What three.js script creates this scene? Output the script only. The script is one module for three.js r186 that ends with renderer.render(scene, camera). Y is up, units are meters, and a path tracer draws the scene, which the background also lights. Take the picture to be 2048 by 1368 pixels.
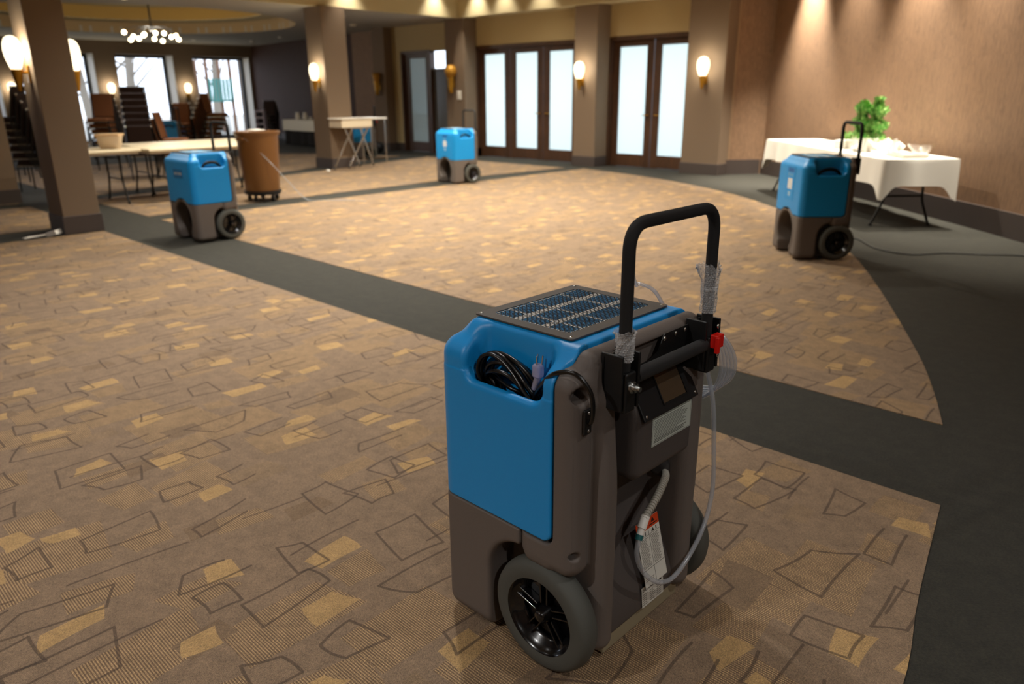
import * as THREE from 'three';
import { RoundedBoxGeometry } from 'three/addons/geometries/RoundedBoxGeometry.js';
import { mergeGeometries, toCreasedNormals } from 'three/addons/utils/BufferGeometryUtils.js';

// ---------- camera, sky, exposure ----------
const scene = new THREE.Scene();
const renderer = new THREE.WebGLRenderer();
renderer.toneMapping = THREE.LinearToneMapping;
renderer.toneMappingExposure = 1.0;
renderer.shadowMap.enabled = true;
const camera = new THREE.PerspectiveCamera(2 * Math.atan(684 / 1482) * 180 / Math.PI, 2048 / 1368, 0.05, 200);
camera.rotation.order = 'YXZ';
camera.position.set(0, 1.45, 0);
camera.rotation.set(-0.3238, 0.7682, -0.0071);
camera.focus = 1.95;
camera.userData.fStop = 2.7;
scene.background = new THREE.Color().setRGB(2.2, 2.45, 2.85);   // bright overcast sky

// ---------- helpers ----------
const WARM = new THREE.Color().setRGB(1, 0.93, 0.79), SOFT = new THREE.Color().setRGB(1, 0.985, 0.96);
function rng(a) { return () => { a = (a + 0x6d2b79f5) | 0; let t = Math.imul(a ^ (a >>> 15), 1 | a); t = (t + Math.imul(t ^ (t >>> 7), 61 | t)) ^ t; return ((t ^ (t >>> 14)) >>> 0) / 4294967296; }; }
const taken = {};
function numbered(n) { if (!(n in taken)) { taken[n] = 0; return n; } taken[n]++; return n + '_' + String(taken[n]).padStart(3, '0'); }
const V = (x, y, z) => new THREE.Vector3(x, y, z);
const clamp = (x, a, b) => Math.min(b, Math.max(a, x)), sstep = (a, b, x) => { const t = clamp((x - a) / (b - a), 0, 1); return t * t * (3 - 2 * t); };
function mesh(name, geo, mat, parent) {
  const m = new THREE.Mesh(geo, mat); m.name = parent === scene ? numbered(name) : name; m.castShadow = m.receiveShadow = true; parent.add(m); return m;
}
function tag(o, label, category, group, kind) { o.userData.label = label; o.userData.category = category; if (group) o.userData.group = group; if (kind) o.userData.kind = kind; return o; }
function thing(name, label, category, pos = [0, 0, 0], ry = 0, group, kind) {
  const g = new THREE.Group(); g.name = numbered(name); g.position.set(...pos); g.rotation.y = ry; scene.add(g); return tag(g, label, category, group, kind);
}
function dup(o, label, pos, ry = 0, group) { const c = o.clone(); c.name = numbered(o.name.replace(/_\d{3}$/, '')); c.position.set(...pos); c.rotation.y = ry; c.userData = { ...o.userData, label }; if (group) c.userData.group = group; scene.add(c); return c; }
const flat = (g) => (g.index ? g.toNonIndexed() : g);
const join = (...gs) => mergeGeometries(gs.flat().map((g) => { const f = flat(g); for (const k of Object.keys(f.attributes)) if (!['position', 'normal', 'uv'].includes(k)) f.deleteAttribute(k); return f; }));
const at = (g, x, y, z) => g.translate(x, y, z);
const box = (w, h, d, x = 0, y = 0, z = 0) => new THREE.BoxGeometry(w, h, d).translate(x, y, z);
const rbox = (w, h, d, x = 0, y = 0, z = 0, r = 0.006, s = 2) => new RoundedBoxGeometry(w, h, d, s, Math.min(r, w / 2.01, h / 2.01, d / 2.01)).translate(x, y, z);
const span = (x0, x1, y0, y1, z0, z1) => uvBox(box(Math.abs(x1 - x0), Math.abs(y1 - y0), Math.abs(z1 - z0), (x0 + x1) / 2, (y0 + y1) / 2, (z0 + z1) / 2));
const cyl = (r0, r1, h, n = 24, x = 0, y = 0, z = 0) => new THREE.CylinderGeometry(r0, r1, h, n).translate(x, y, z);
const lathe = (pts, n = 32) => new THREE.LatheGeometry(pts.map(([x, y]) => new THREE.Vector2(x, y)), n);
const curve = (pts, closed = false, type = 'centripetal') => new THREE.CatmullRomCurve3(pts.map((p) => V(...p)), closed, type);
const tube = (pts, r, n = 48, m = 8, closed = false) => new THREE.TubeGeometry(curve(pts, closed), n, r, m, closed);
function rod(a, b, r, n = 10, r2 = r) {
  const A = V(...a), B = V(...b), d = B.clone().sub(A), g = new THREE.CylinderGeometry(r2, r, d.length(), n);
  g.applyQuaternion(new THREE.Quaternion().setFromUnitVectors(V(0, 1, 0), d.clone().normalize())); const c = A.add(B).multiplyScalar(0.5); return g.translate(c.x, c.y, c.z);
}
function path(pts, r, rad, m = 10) {   // rounded polyline pipe
  const P = pts.map((p) => V(...p)), cp = new THREE.CurvePath();
  let last = P[0];
  for (let i = 1; i < P.length - 1; i++) {
    const a = P[i].clone().add(P[i - 1].clone().sub(P[i]).setLength(rad)), b = P[i].clone().add(P[i + 1].clone().sub(P[i]).setLength(rad));
    cp.add(new THREE.LineCurve3(last, a)); cp.add(new THREE.QuadraticBezierCurve3(a, P[i], b)); last = b;
  }
  cp.add(new THREE.LineCurve3(last, P[P.length - 1]));
  return new THREE.TubeGeometry(cp, Math.max(24, P.length * 22), r, m, false);
}
function uvBox(g) {   // planar uv in metres
  const p = g.attributes.position, n = g.attributes.normal, u = new Float32Array(p.count * 2);
  for (let i = 0; i < p.count; i++) {
    const ax = Math.abs(n.getX(i)), ay = Math.abs(n.getY(i)), az = Math.abs(n.getZ(i));
    if (ay > ax && ay > az) { u[2 * i] = p.getX(i); u[2 * i + 1] = -p.getZ(i); } else if (ax > az) { u[2 * i] = p.getZ(i); u[2 * i + 1] = p.getY(i); } else { u[2 * i] = p.getX(i); u[2 * i + 1] = p.getY(i); }
  }
  g.setAttribute('uv', new THREE.BufferAttribute(u, 2)); return g;
}
// ---------- textures ----------
function valueNoise(seed, n) { const r = rng(seed), a = new Float32Array(n * n).map(() => r()); return (x, y) => { const i = Math.floor(x), j = Math.floor(y), fx = x - i, fy = y - j, w = (k) => ((k % n) + n) % n, s = fx * fx * (3 - 2 * fx), t = fy * fy * (3 - 2 * fy), A = a[w(j) * n + w(i)], B = a[w(j) * n + w(i + 1)], C = a[w(j + 1) * n + w(i)], D = a[w(j + 1) * n + w(i + 1)]; return (A + (B - A) * s) * (1 - t) + (C + (D - C) * s) * t; }; }
function dataTex(n, fn, srgb = true, rep = 1) {
  const d = new Uint8Array(n * n * 4);
  for (let y = 0; y < n; y++) for (let x = 0; x < n; x++) { const c = fn(x / n, y / n), k = (y * n + x) * 4; if (c.length) { d[k] = c[0]; d[k + 1] = c[1]; d[k + 2] = c[2]; } else d[k] = d[k + 1] = d[k + 2] = c; d[k + 3] = 255; }
  const t = new THREE.DataTexture(d, n, n); t.wrapS = t.wrapT = THREE.RepeatWrapping; t.magFilter = THREE.LinearFilter; t.minFilter = THREE.LinearMipmapLinearFilter; if (srgb) t.colorSpace = THREE.SRGBColorSpace; t.repeat.set(rep, rep); t.needsUpdate = true; return t;
}
function canvasTex(w, h, draw, rep) {
  const c = document.createElement('canvas'); c.width = w; c.height = h; draw(c.getContext('2d'), w, h);
  const t = new THREE.CanvasTexture(c); t.colorSpace = THREE.SRGBColorSpace; if (rep) { t.wrapS = t.wrapT = THREE.RepeatWrapping; t.repeat.set(rep, rep); } return t;
}
const mat = (color, roughness = 0.7, o = {}) => new THREE.MeshStandardMaterial({ color, roughness, ...o });
const phys = (color, roughness = 0.5, o = {}) => new THREE.MeshPhysicalMaterial({ color, roughness, ...o });

const n1 = valueNoise(11, 64), n2 = valueNoise(12, 256), n3 = valueNoise(13, 16);
// patterned carpet: 2.2 m tile
const TILE = 2.2;
const carpetTex = canvasTex(2048, 2048, (g, W) => {
  const r = rng(77), S = W / TILE, px = (m) => m * S;
  g.fillStyle = '#7f6953'; g.fillRect(0, 0, W, W);
  const wrap = (x, y, R, f) => { for (const ox of [-W, 0, W]) for (const oy of [-W, 0, W]) if (x + ox > -R && x + ox < W + R && y + oy > -R && y + oy < W + R) { g.save(); g.translate(x + ox, y + oy); f(); g.restore(); } };
  const quad = (w, h, j) => { const c = [[-w, -h], [w, -h], [w, h], [-w, h]].map(([a, b]) => [a + (r() - 0.5) * j * w * 2, b + (r() - 0.5) * j * h * 2]); return c; };
  const trace = (c, bow, closed = true) => { g.beginPath(); g.moveTo(...c[0]); for (let i = 1; i <= c.length - (closed ? 0 : 1); i++) { const a = c[i - 1], b = c[i % c.length]; g.quadraticCurveTo((a[0] + b[0]) / 2 + bow[i - 1][0], (a[1] + b[1]) / 2 + bow[i - 1][1], ...b); } if (closed) g.closePath(); };
  const bows = (k) => [0, 1, 2, 3].map(() => [(r() - 0.5) * k, (r() - 0.5) * k]);
  const spots = (nx, ny) => { const s = []; for (let j = 0; j < ny; j++) for (let i = 0; i < nx; i++) s.push([(i + 0.1 + r() * 0.8 + (j & 1) * 0.5) / nx * W % W, (j + 0.1 + r() * 0.8) / ny * W]); return s; };
  const turn = (k) => (r() - 0.5) * k + Math.PI / 2;
  // ribbed lighter patches
  for (const [x, y] of spots(6, 7)) {
    const big = r() < 0.5, w = px(big ? 0.12 + r() * 0.07 : 0.06 + r() * 0.05), h = px(big ? 0.08 + r() * 0.05 : 0.045 + r() * 0.03), c = quad(w, h, 0.28), b = bows(px(0.02)), rot = turn(0.3);
    wrap(x, y, w + h, () => {
      g.rotate(rot); trace(c, b); g.clip(); g.rotate(-rot);
      g.fillStyle = '#7d664d'; g.fillRect(-400, -400, 800, 800);
      const st = px(0.0074); for (let k = -58; k < 58; k++) { g.lineWidth = st * 0.34; g.setLineDash([]); g.strokeStyle = '#664f3b'; g.beginPath(); g.moveTo(-400, k * st); g.lineTo(400, k * st); g.stroke(); g.lineWidth = st * 0.48; g.setLineDash([3.6, 2]); g.lineDashOffset = (k * 37) % 7; g.strokeStyle = '#b3946a'; g.beginPath(); g.moveTo(-400, (k + 0.5) * st); g.lineTo(400, (k + 0.5) * st); g.stroke(); }
    });
  }
  for (const [x, y] of spots(4, 4)) { const w = px(0.05 + r() * 0.05), h = px(0.035 + r() * 0.03), c = quad(w, h, 0.25), b = bows(px(0.015)), rot = turn(0.3); const f = r() < 0.5 ? '#766049' : '#816a51'; wrap(x, y, w + h, () => { g.rotate(rot); trace(c, b); g.fillStyle = f; g.fill(); }); }
  // gold patches
  for (const [x, y] of spots(5, 5)) { const w = px(0.045 + r() * 0.04), h = px(0.032 + r() * 0.02), c = quad(w, h, 0.34), b = bows(px(0.025)), rot = turn(0.36); wrap(x, y, w + h, () => { g.rotate(rot); trace(c, b); g.fillStyle = '#a68659'; g.fill(); }); }
  // dark outlined shapes
  g.lineJoin = 'round'; g.lineCap = 'round';
  for (const [x, y] of spots(7, 8)) { const w = px(0.05 + r() * 0.075), h = px(0.038 + r() * 0.045), c = quad(w, h, 0.42), b = bows(px(0.03)), rot = turn(0.34), open = r() < 0.35; wrap(x, y, w + h, () => { g.rotate(rot); trace(c, b, !open); g.strokeStyle = 'rgba(58,44,34,0.52)'; g.lineWidth = px(0.009); g.stroke(); }); }
  for (const [x, y] of spots(3, 5)) { const w = px(0.1 + r() * 0.12), rot = turn(0.25), k = (r() - 0.5) * 40; wrap(x, y, w * 2, () => { g.rotate(rot); g.beginPath(); g.moveTo(-w, 0); g.quadraticCurveTo(0, k, w, 0); g.strokeStyle = 'rgba(58,44,34,0.5)'; g.lineWidth = px(0.008); g.stroke(); }); }
  // pile grain: rows of loops
  const im = g.getImageData(0, 0, W, W), d = im.data, q = rng(5);
  for (let y = 0; y < W; y++) for (let x = 0; x < W; x++) {
    const k = (y * W + x) * 4, loop = Math.sin(x * 1.5708 + (y >> 2) * 2.1) * Math.sin(y * 1.5708), m = 0.74 + 0.13 * loop + 0.46 * q() + 0.1 * (n2(x / 5, y / 5) - 0.5) + 0.1 * (n1(x / 32, y / 32) - 0.5);
    d[k] *= m; d[k + 1] *= m; d[k + 2] *= m;
  }
  g.putImageData(im, 0, 0);
}, 1 / TILE);
const bumpTex = dataTex(512, (x, y) => { const X = x * 40 * Math.PI * 2, Y = y * 40 * Math.PI * 2; return 128 + 70 * Math.sin(X + Math.sin(Y / 2)) * Math.sin(Y) + 50 * (n2(x * 256, y * 256) - 0.5); }, false, 1 / 0.26);
const q9 = rng(9);
const darkCarpetTex = dataTex(512, (x, y) => { const m = 0.72 + 0.36 * q9() + 0.3 * (n2(x * 128, y * 128) - 0.5) + 0.14 * (n3(x * 16, y * 16) - 0.5); return [45 * m, 43 * m, 35 * m]; }, true, 1 / 0.6);
const q10 = rng(10);
const paperTex = dataTex(512, (x, y) => { const m = 0.9 + 0.1 * (n2(x * 256, y * 24) - 0.5) * 2 + 0.12 * (n2(x * 128 + 3, y * 8) - 0.5) + 0.1 * q10(); return [140 * m, 109 * m, 83 * m]; }, true, 1 / 0.9);
const grainTex = dataTex(256, (x, y) => 128 + 60 * (n2(x * 128, y * 128) - 0.5) + 60 * (n2(x * 256 + 9, y * 256) - 0.5), false, 1 / 0.12);
const woodTex = dataTex(256, (x, y) => { const m = 0.85 + 0.3 * (n2(x * 64, y * 4) - 0.5) + 0.2 * (n2(x * 128 + 7, y * 6) - 0.5); return [88 * m, 58 * m, 38 * m]; }, true, 1.1);
const plasterTex = dataTex(256, (x, y) => 128 + 80 * (n2(x * 128, y * 128) - 0.5), false, 2);

const M = {
  carpet: mat('#ffffff', 0.95, { map: carpetTex, bumpMap: bumpTex, bumpScale: 0.002 }),
  dark: mat('#ffffff', 0.97, { map: darkCarpetTex, bumpMap: bumpTex, bumpScale: 0.0015 }),
  paper: mat('#ffffff', 0.75, { map: paperTex }),
  paperDark: mat('#7a5846', 0.75, { map: paperTex }),
  pillar: mat('#75624f', 0.8, { bumpMap: plasterTex, bumpScale: 0.0008 }),
  beige: mat('#bca97f', 0.85, { bumpMap: plasterTex, bumpScale: 0.0008 }),
  ceil: mat('#b9aa85', 0.9), ceilGrey: mat('#a8a093', 0.9), gold: mat('#a5823f', 0.8), tan: mat('#a58a62', 0.85),
  base: mat('#443a36', 0.6), wood: mat('#ffffff', 0.42, { map: woodTex }), darkMetal: mat('#1d1a18', 0.45, { metalness: 0.4 }),
  black: mat('#0d0d0e', 0.5), blackGloss: phys('#08080a', 0.22, { clearcoat: 0.5 }), chrome: mat('#d8d8d8', 0.16, { metalness: 1 }), steel: mat('#b8b5ae', 0.3, { metalness: 1 }),
  white: mat('#e8e4dc', 0.6), cloth: mat('#e9e5dc', 0.9), plasticTable: mat('#e2d3b4', 0.45), brownCan: phys('#6a441c', 0.42, { clearcoat: 0.15 }),
  frost: phys('#f4fbf6', 1.0, { transmission: 1, thickness: 0, ior: 1.45, specularIntensity: 0.3 }), greyFrost: phys('#bcc8c8', 0.45, { transmission: 0.35, thickness: 0 }),
  glass: phys('#ffffff', 0.02, { transmission: 1, thickness: 0, ior: 1.45 }), frame: mat('#191512', 0.5),
  shade: new THREE.MeshStandardMaterial({ color: '#fff4dc', roughness: 0.6, emissive: new THREE.Color().setRGB(1, 0.87, 0.6), emissiveIntensity: 2.4 }),
  brass: mat('#b98a2c', 0.32, { metalness: 0.75 }), lamp: new THREE.MeshStandardMaterial({ color: '#fff0d8', emissive: new THREE.Color().setRGB(1, 0.82, 0.55), emissiveIntensity: 6 }),
  bulb: new THREE.MeshStandardMaterial({ color: '#fff0d8', emissive: new THREE.Color().setRGB(1, 0.78, 0.45), emissiveIntensity: 14 }),
  trimWhite: mat('#d6cfc0', 0.5),
};

// ---------- floor ----------
const HC = 3.09, HT = 3.9;
const floor = new THREE.Group(); floor.name = 'floor'; scene.add(floor); tag(floor, 'carpeted hall floor with dark bands and patterned brown fields', 'floor', null, 'structure');
mesh('dark_carpet', span(-29, 6, -0.1, 0, -16, 4), M.dark, floor);
function field(pts, smoothFrom, smoothTo) {
  const s = new THREE.Shape(); const c = [];
  pts.forEach((p) => c.push(new THREE.Vector2(...p)));
  s.setFromPoints(c); const g = new THREE.ExtrudeGeometry(s, { depth: 0.004, bevelEnabled: false }); g.rotateX(-Math.PI / 2); return mesh('patterned_carpet', g, M.carpet, floor);
}
const smooth = (pts, n = 40) => new THREE.SplineCurve(pts.map((p) => new THREE.Vector2(...p))).getPoints(n).map((p) => [p.x, p.y]);
const arcFar = smooth([[-0.73, 3.58], [-0.89, 4.01], [-1.15, 4.61], [-1.8, 5.93], [-2.44, 7.1], [-3.25, 8.3], [-4.17, 9.31], [-5.57, 10.45], [-7.62, 11.48], [-9.55, 12.0]], 60);
const arcNear = smooth([[-0.53, 2.81], [-0.42, 2.18], [-0.34, 1.79], [-0.27, 1.1], [-0.26, 0.3], [-0.36, -0.8], [-0.6, -2], [-0.9, -3]], 30);
field([[-9.15, -3.5], ...arcNear.reverse(), [-9.13, 2.81]]);
field([[-9.45, 3.58], ...arcFar]);
field([[-9.85, 3.58], [-10.02, 5.53], [-10.15, 9.6], [-9.95, 11.9], [-14.3, 11.9], [-13.67, 9.49], [-13.32, 8.31], [-12.95, 7.0], [-12.45, 5.2], [-12.1, 3.58]]);
field([[-9.78, -3.5], [-9.78, 2.81], [-12.0, 2.81], [-11.8, -3.5]]);
field([[-12.6, 3.58], [-13.1, 5.2], [-13.6, 7.5], [-14.5, 9.7], [-15.0, 11.6], [-16.2, 11.3], [-17.3, 10.7], [-18.2, 10.1], [-18.35, 3.58]]);
field([[-12.5, -3.5], [-12.5, 2.81], [-18.3, 2.81], [-18.3, -3.5]]);

// ---------- walls ----------
function wall(name, label) { const g = new THREE.Group(); g.name = name; scene.add(g); return tag(g, label, 'wall', null, 'structure'); }
const wb = wall('wall_back', 'wall of glazed double doors under a beige bulkhead');
const ZD = -12.86, DH = 2.47;
mesh('bulkhead', join(span(-17.3, -6.85, DH, 4.1, ZD - 0.25, ZD)), M.beige, wb);
mesh('wall_section', join(span(-17.3, -16.36, 0, DH, ZD - 0.25, ZD), span(-14.2, -13.55, 0, DH, ZD - 0.25, ZD), span(-10.35, -9.62, 0, DH, ZD - 0.25, ZD), span(-7.62, -6.85, 0, DH, ZD - 0.25, ZD)), M.beige, wb);
const wd = wall('wall_far', 'dark brown wallpapered wall behind the cloth-covered table');
{ const a = [-17.2, -12.95], b = [-26.95, -14.0], L = Math.hypot(b[0] - a[0], b[1] - a[1]);
  const ang = Math.atan2(-(b[1] - a[1]), -(b[0] - a[0])); const put = (x0, x1, n, m) => { const h = span(x0, x1, 0, 3.4, -0.2, 0); h.rotateY(-ang); h.translate(a[0], 0, a[1]); mesh(n, h, m, wd); }; put(-1.75, 0, 'light_wallpaper', M.paper); put(-L, -1.75, 'dark_wallpaper', M.paperDark);
  const k = span(-L, 0, 0, 0.2, 0, 0.02); k.rotateY(-ang); k.translate(a[0], 0, a[1]); mesh('skirting', k, M.base, wd); }
// curved right wall with its return panel
function ribbon(pts, h, t, up = 0) {   // wall along a polyline in (x,z), room on its right-hand side, thickness t away from it
  const pos = [], uv = [], idx = []; let L = 0;
  const nrm = pts.map((p, i) => { const a = pts[Math.max(0, i - 1)], b = pts[Math.min(pts.length - 1, i + 1)], d = [b[0] - a[0], b[1] - a[1]], l = Math.hypot(...d); return [d[1] / l, -d[0] / l]; });
  pts.forEach((p, i) => { if (i) L += Math.hypot(p[0] - pts[i - 1][0], p[1] - pts[i - 1][1]); const o = [p[0] + nrm[i][0] * t, p[1] + nrm[i][1] * t]; for (const [x, z] of [p, o]) for (const y of [up, up + h]) { pos.push(x, y, z); uv.push(L, y); } });
  const q = (a, b, c, d) => idx.push(a, b, c, a, c, d);
  for (let i = 0; i < pts.length - 1; i++) { const a = i * 4, b = a + 4; q(a, a + 1, b + 1, b); q(a + 2, b + 2, b + 3, a + 3); q(a + 1, a + 3, b + 3, b + 1); q(a, b, b + 2, a + 2); }
  const e = (pts.length - 1) * 4; q(0, 2, 3, 1); q(e, e + 1, e + 3, e + 2);
  const g = new THREE.BufferGeometry(); g.setAttribute('position', new THREE.Float32BufferAttribute(pos, 3)); g.setAttribute('uv', new THREE.Float32BufferAttribute(uv, 2)); g.setIndex(idx); return toCreasedNormals(g, 0.5);
}
const wr = wall('wall_right', 'curved brown textured wall behind the white tablecloth');
const rightLine = smooth([[-6.43, -13.36], [-5.8, -12.86], [-4.75, -11.96], [-3.62, -10.93], [-2.61, -10.0], [-1.42, -8.85], [0.4, -6.9], [2.2, -4.4], [3.6, -1.2], [4.3, 3.6]], 60);
mesh('wallpaper', ribbon(rightLine, 4.1, 0.2), M.paper, wr);
mesh('return_panel', ribbon([[-6.87, -12.84], [-6.43, -13.36]], 4.1, 0.2), M.paper, wr);
const inset = (l, d) => l.map((p, i) => { const a = l[Math.max(0, i - 1)], b = l[Math.min(l.length - 1, i + 1)], t = [b[0] - a[0], b[1] - a[1]], k = Math.hypot(...t); return [p[0] - t[1] / k * d, p[1] + t[0] / k * d]; });
tag(mesh('baseboard_right', ribbon(inset(rightLine, 0.025), 0.26, 0.04), M.base, scene), 'tall dark baseboard along the curved brown wall', 'baseboard', null, 'structure');
tag(mesh('baseboard_back', join(ribbon([[-6.87, -12.8], [-6.45, -13.3]], 0.26, 0.05), span(-17.3, -16.38, 0, 0.2, ZD, ZD + 0.02), span(-14.2, -13.57, 0, 0.2, ZD, ZD + 0.02)), M.base, scene), 'dark baseboard beside the glazed doors', 'baseboard', null, 'structure');
// unseen walls that close the hall
const wn = wall('wall_near', 'brown wall closing the hall behind the viewer'); mesh('wallpaper', span(-27.2, 4.6, 0, 4.1, 3.6, 3.8), M.paper, wn);

// window wall
const XW = -26.8, XP = -26.2;
const ww = wall('wall_left', 'pier wall with tall bright windows');
mesh('header', span(-27.1, XP, 2.71, 3.4, -14.1, 3.7), M.pillar, ww);
mesh('back_return', span(-27.2, XP - 0.1, 0, 3.4, -14.3, -13.84), M.pillar, ww);
const piers = [[-5.1, -4.65], [-6.55, -6.05], [-9.3, -8.66], [-11.76, -11.1], [-2.8, -2.35], [-0.5, -0.05], [1.8, 2.25]];
piers.forEach(([a, b], i) => { const p = mesh('column', span(-27.1, XP, 0, 2.71, a, b), M.pillar, scene); tag(p, ['taupe pier between windows beyond the pillar gap', 'taupe pier left of the narrow window', 'taupe window pier behind the tall chair stack', 'taupe window pier behind the short chair stack', 'taupe window pier hidden at the hall edge', 'taupe window pier hidden near the corner', 'taupe window pier hidden by the far pillar'][i], 'pier', null, 'structure'); });
const zs = [[-13.84, -11.76], [-11.1, -9.3], [-8.66, -6.55], [-6.05, -5.1], [-4.65, -2.8], [-2.35, -0.5], [-0.05, 1.8]];
piers.forEach(([a, b], i) => tag(mesh('trim_' + (3 + i), span(XW + 0.06, XP - 0.005, 0.0, 2.705, b, b + 0.02), M.white, scene), ['white jamb of the pier beyond the pillar gap', 'white jamb of the pier left of the narrow window', 'white jamb of the pier behind the tall chair stack', 'white jamb of the pier behind the short chair stack', 'white jamb hidden at the hall edge', 'white jamb hidden near the corner', 'white jamb hidden by the far pillar'][i], 'jamb', null, 'structure'));
tag(mesh('trim_10', span(XW + 0.06, XP - 0.105, 0, 2.705, -13.84, -13.82), M.white, scene), 'white jamb beside the dark wall', 'jamb', null, 'structure');
zs.forEach(([a, b], i) => {
  const w = new THREE.Group(); w.name = 'window_' + (i + 1); scene.add(w); tag(w, ['floor-length window nearest the dark wall', 'floor-length window behind the tall dark chair stack', 'floor-length window beside the thick pillar', 'floor-length window past the chairs, next along', 'hidden floor-length window of the pier wall', 'hidden floor-length window further along', 'hidden floor-length window by the corner'][i], 'window', null, 'structure');
  mesh('frame', join(span(XW - 0.05, XW + 0.05, 0, 0.08, a, b), span(XW - 0.05, XW + 0.05, 2.63, 2.71, a, b), span(XW - 0.05, XW + 0.05, 0, 2.71, a, a + 0.1), span(XW - 0.05, XW + 0.05, 0, 2.71, b - 0.06, b)), M.frame, w);
  mesh('pane', span(XW - 0.006, XW + 0.006, 0.08, 2.63, a + 0.1, b - 0.06), M.glass, w);
});

// ---------- ceiling ----------
const ceil = new THREE.Group(); ceil.name = 'ceiling'; scene.add(ceil); tag(ceil, 'cream ceiling with stepped round tray and raised centre', 'ceiling', null, 'structure');
const XE = -13.62, ZE = -12.38, TC = [-19.3, -7.2];
{ // low ceiling of the window side with a round hole
  const s = new THREE.Shape([[-27.2, -3.8], [XE - 0.06, -3.8], [XE - 0.06, 14.4], [-27.2, 14.4]].map((p) => new THREE.Vector2(...p)));
  const hole = new THREE.Path(); hole.absarc(TC[0], -TC[1], 3.8, 0, Math.PI * 2, true); s.holes.push(hole);
  const g = new THREE.ExtrudeGeometry(s, { depth: 0.16, bevelEnabled: false, curveSegments: 64 }); g.rotateX(-Math.PI / 2); g.translate(0, HC, 0); mesh('low_ceiling', g, M.ceilGrey, ceil);
  mesh('lower_step', new THREE.CylinderGeometry(3.8, 3.8, 0.28, 96, 1, true).translate(TC[0], HC + 0.14, TC[1]), M.tan, ceil);
  const ring = new THREE.Shape(); ring.absarc(0, 0, 3.85, 0, Math.PI * 2); const rh = new THREE.Path(); rh.absarc(0, 0, 3.15, 0, Math.PI * 2, true); ring.holes.push(rh);
  const rg = new THREE.ExtrudeGeometry(ring, { depth: 0.02, bevelEnabled: false, curveSegments: 64 }); rg.rotateX(-Math.PI / 2); rg.translate(TC[0], HC + 0.28, TC[1]); mesh('step_soffit', rg, M.ceil, ceil);
  mesh('upper_step', new THREE.CylinderGeometry(3.15, 3.15, 0.32, 96, 1, true).translate(TC[0], HC + 0.45, TC[1]), M.gold, ceil);  // golden glow of the tray lighting is put into this colour
  mesh('tray_top', cyl(3.3, 3.3, 0.05, 96, TC[0], HC + 0.63, TC[1]), M.ceil, ceil);
  mesh('door_soffit', span(XE - 0.055, -6.2, HC + 0.001, HC + 0.16, -14.3, ZE - 0.06), M.ceil, ceil);
  mesh('fascia_side', span(XE - 0.12, XE, HC - 0.004, HT, ZE - 0.1, 3.8), M.ceil, ceil);
  mesh('fascia_back', span(XE - 0.002, -6.6, HC - 0.003, HT, ZE - 0.12, ZE), M.ceil, ceil);
  mesh('high_ceiling', span(XE - 0.2, 5, HT, HT + 0.15, -14.3, 3.8), M.ceil, ceil);
}

// ---------- pillars ----------
function pillar(x0, x1, z0, z1, h, label, extra) {
  const g = thing('pillar', label, 'pillar', [(x0 + x1) / 2, 0, (z0 + z1) / 2], 0, null, 'structure'), w = x1 - x0, d = z1 - z0;
  mesh('shaft', uvBox(rbox(w - 0.03, h, d - 0.03, 0, h / 2, 0, 0.008)), M.pillar, g); mesh('baseboard', rbox(w, 0.2, d, 0, 0.1, 0, 0.006), M.base, g); return g;
}
pillar(-9.68, -9.17, -2.84, -2.43, 3.88, 'thick taupe pillar beside the long folding table');
pillar(-13.06, -12.52, -2.86, -2.42, 3.88, 'taupe pillar at the photo edge, before the dark chair stack');
pillar(-14.1, -13.48, -9.26, -8.68, HC, 'taupe column behind the cross-legged tray table');
pillar(-10.22, -9.62, ZD - 0.1, -12.42, HC, 'taupe column between the two sets of glazed doors');
pillar(-7.66, -6.85, ZD - 0.1, -12.5, HC, 'wide taupe column where the doors meet the curved wall');
pillar(-14.18, -13.5, ZD - 0.1, -12.44, HC, 'taupe column with the white switch plate');
pillar(-17.25, -16.7, -13.1, -12.58, HC, 'grey taupe column with unlit sconce by the single door');

// ---------- doors ----------
let doorN = 0;
function door(x0, x1, label, glassMat, y0 = 0.24, y1 = 2.31, handle = 0) {
  const g = new THREE.Group(); g.name = 'door_' + (++doorN); g.position.set((x0 + x1) / 2, 0, ZD - 0.1); scene.add(g); tag(g, label, 'door', null, 'structure');
  const w = x1 - x0 - 0.012, s = (w - 0.65) / 2;
  for (const k of [-1, 1]) mesh('stile', uvBox(rbox(s, DH - 0.045, 0.05, k * (w / 2 - s / 2), (DH - 0.045) / 2 + 0.005, 0, 0.004)), M.wood, g);
  mesh('top_rail', uvBox(rbox(0.66, DH - 0.04 - y1, 0.05, 0, (y1 + DH - 0.04) / 2, 0, 0.004)), M.wood, g);
  mesh('bottom_rail', uvBox(rbox(0.65, y0, 0.05, 0, y0 / 2 + 0.01, 0, 0.004)), M.wood, g);
  mesh('pane', box(0.66, y1 - y0 + 0.02, 0.008, 0, (y0 + y1) / 2, 0), glassMat, g);
  if (handle) { mesh('handle', join(rod([handle * (w / 2 - 0.08), 1.02, 0.025], [handle * (w / 2 - 0.08), 1.02, 0.07], 0.012), rod([handle * (w / 2 - 0.08), 1.02, 0.07], [handle * (w / 2 - 0.19), 1.02, 0.07], 0.01)), M.brass, g); }
  return g;
}
door(-13.5, -12.5, 'first leaf of the triple glazed doors beside the switch-plate column', M.frost);
door(-12.49, -11.49, 'middle leaf of the triple glazed doors', M.frost, 0.24, 2.31, 1);
door(-11.48, -10.48, 'third leaf of the triple glazed doors, beside the lit column', M.frost, 0.24, 2.31, -1);
door(-9.6, -8.63, 'glazed door leaf just past the lit column', M.frost, 0.24, 2.31, 1);
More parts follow.
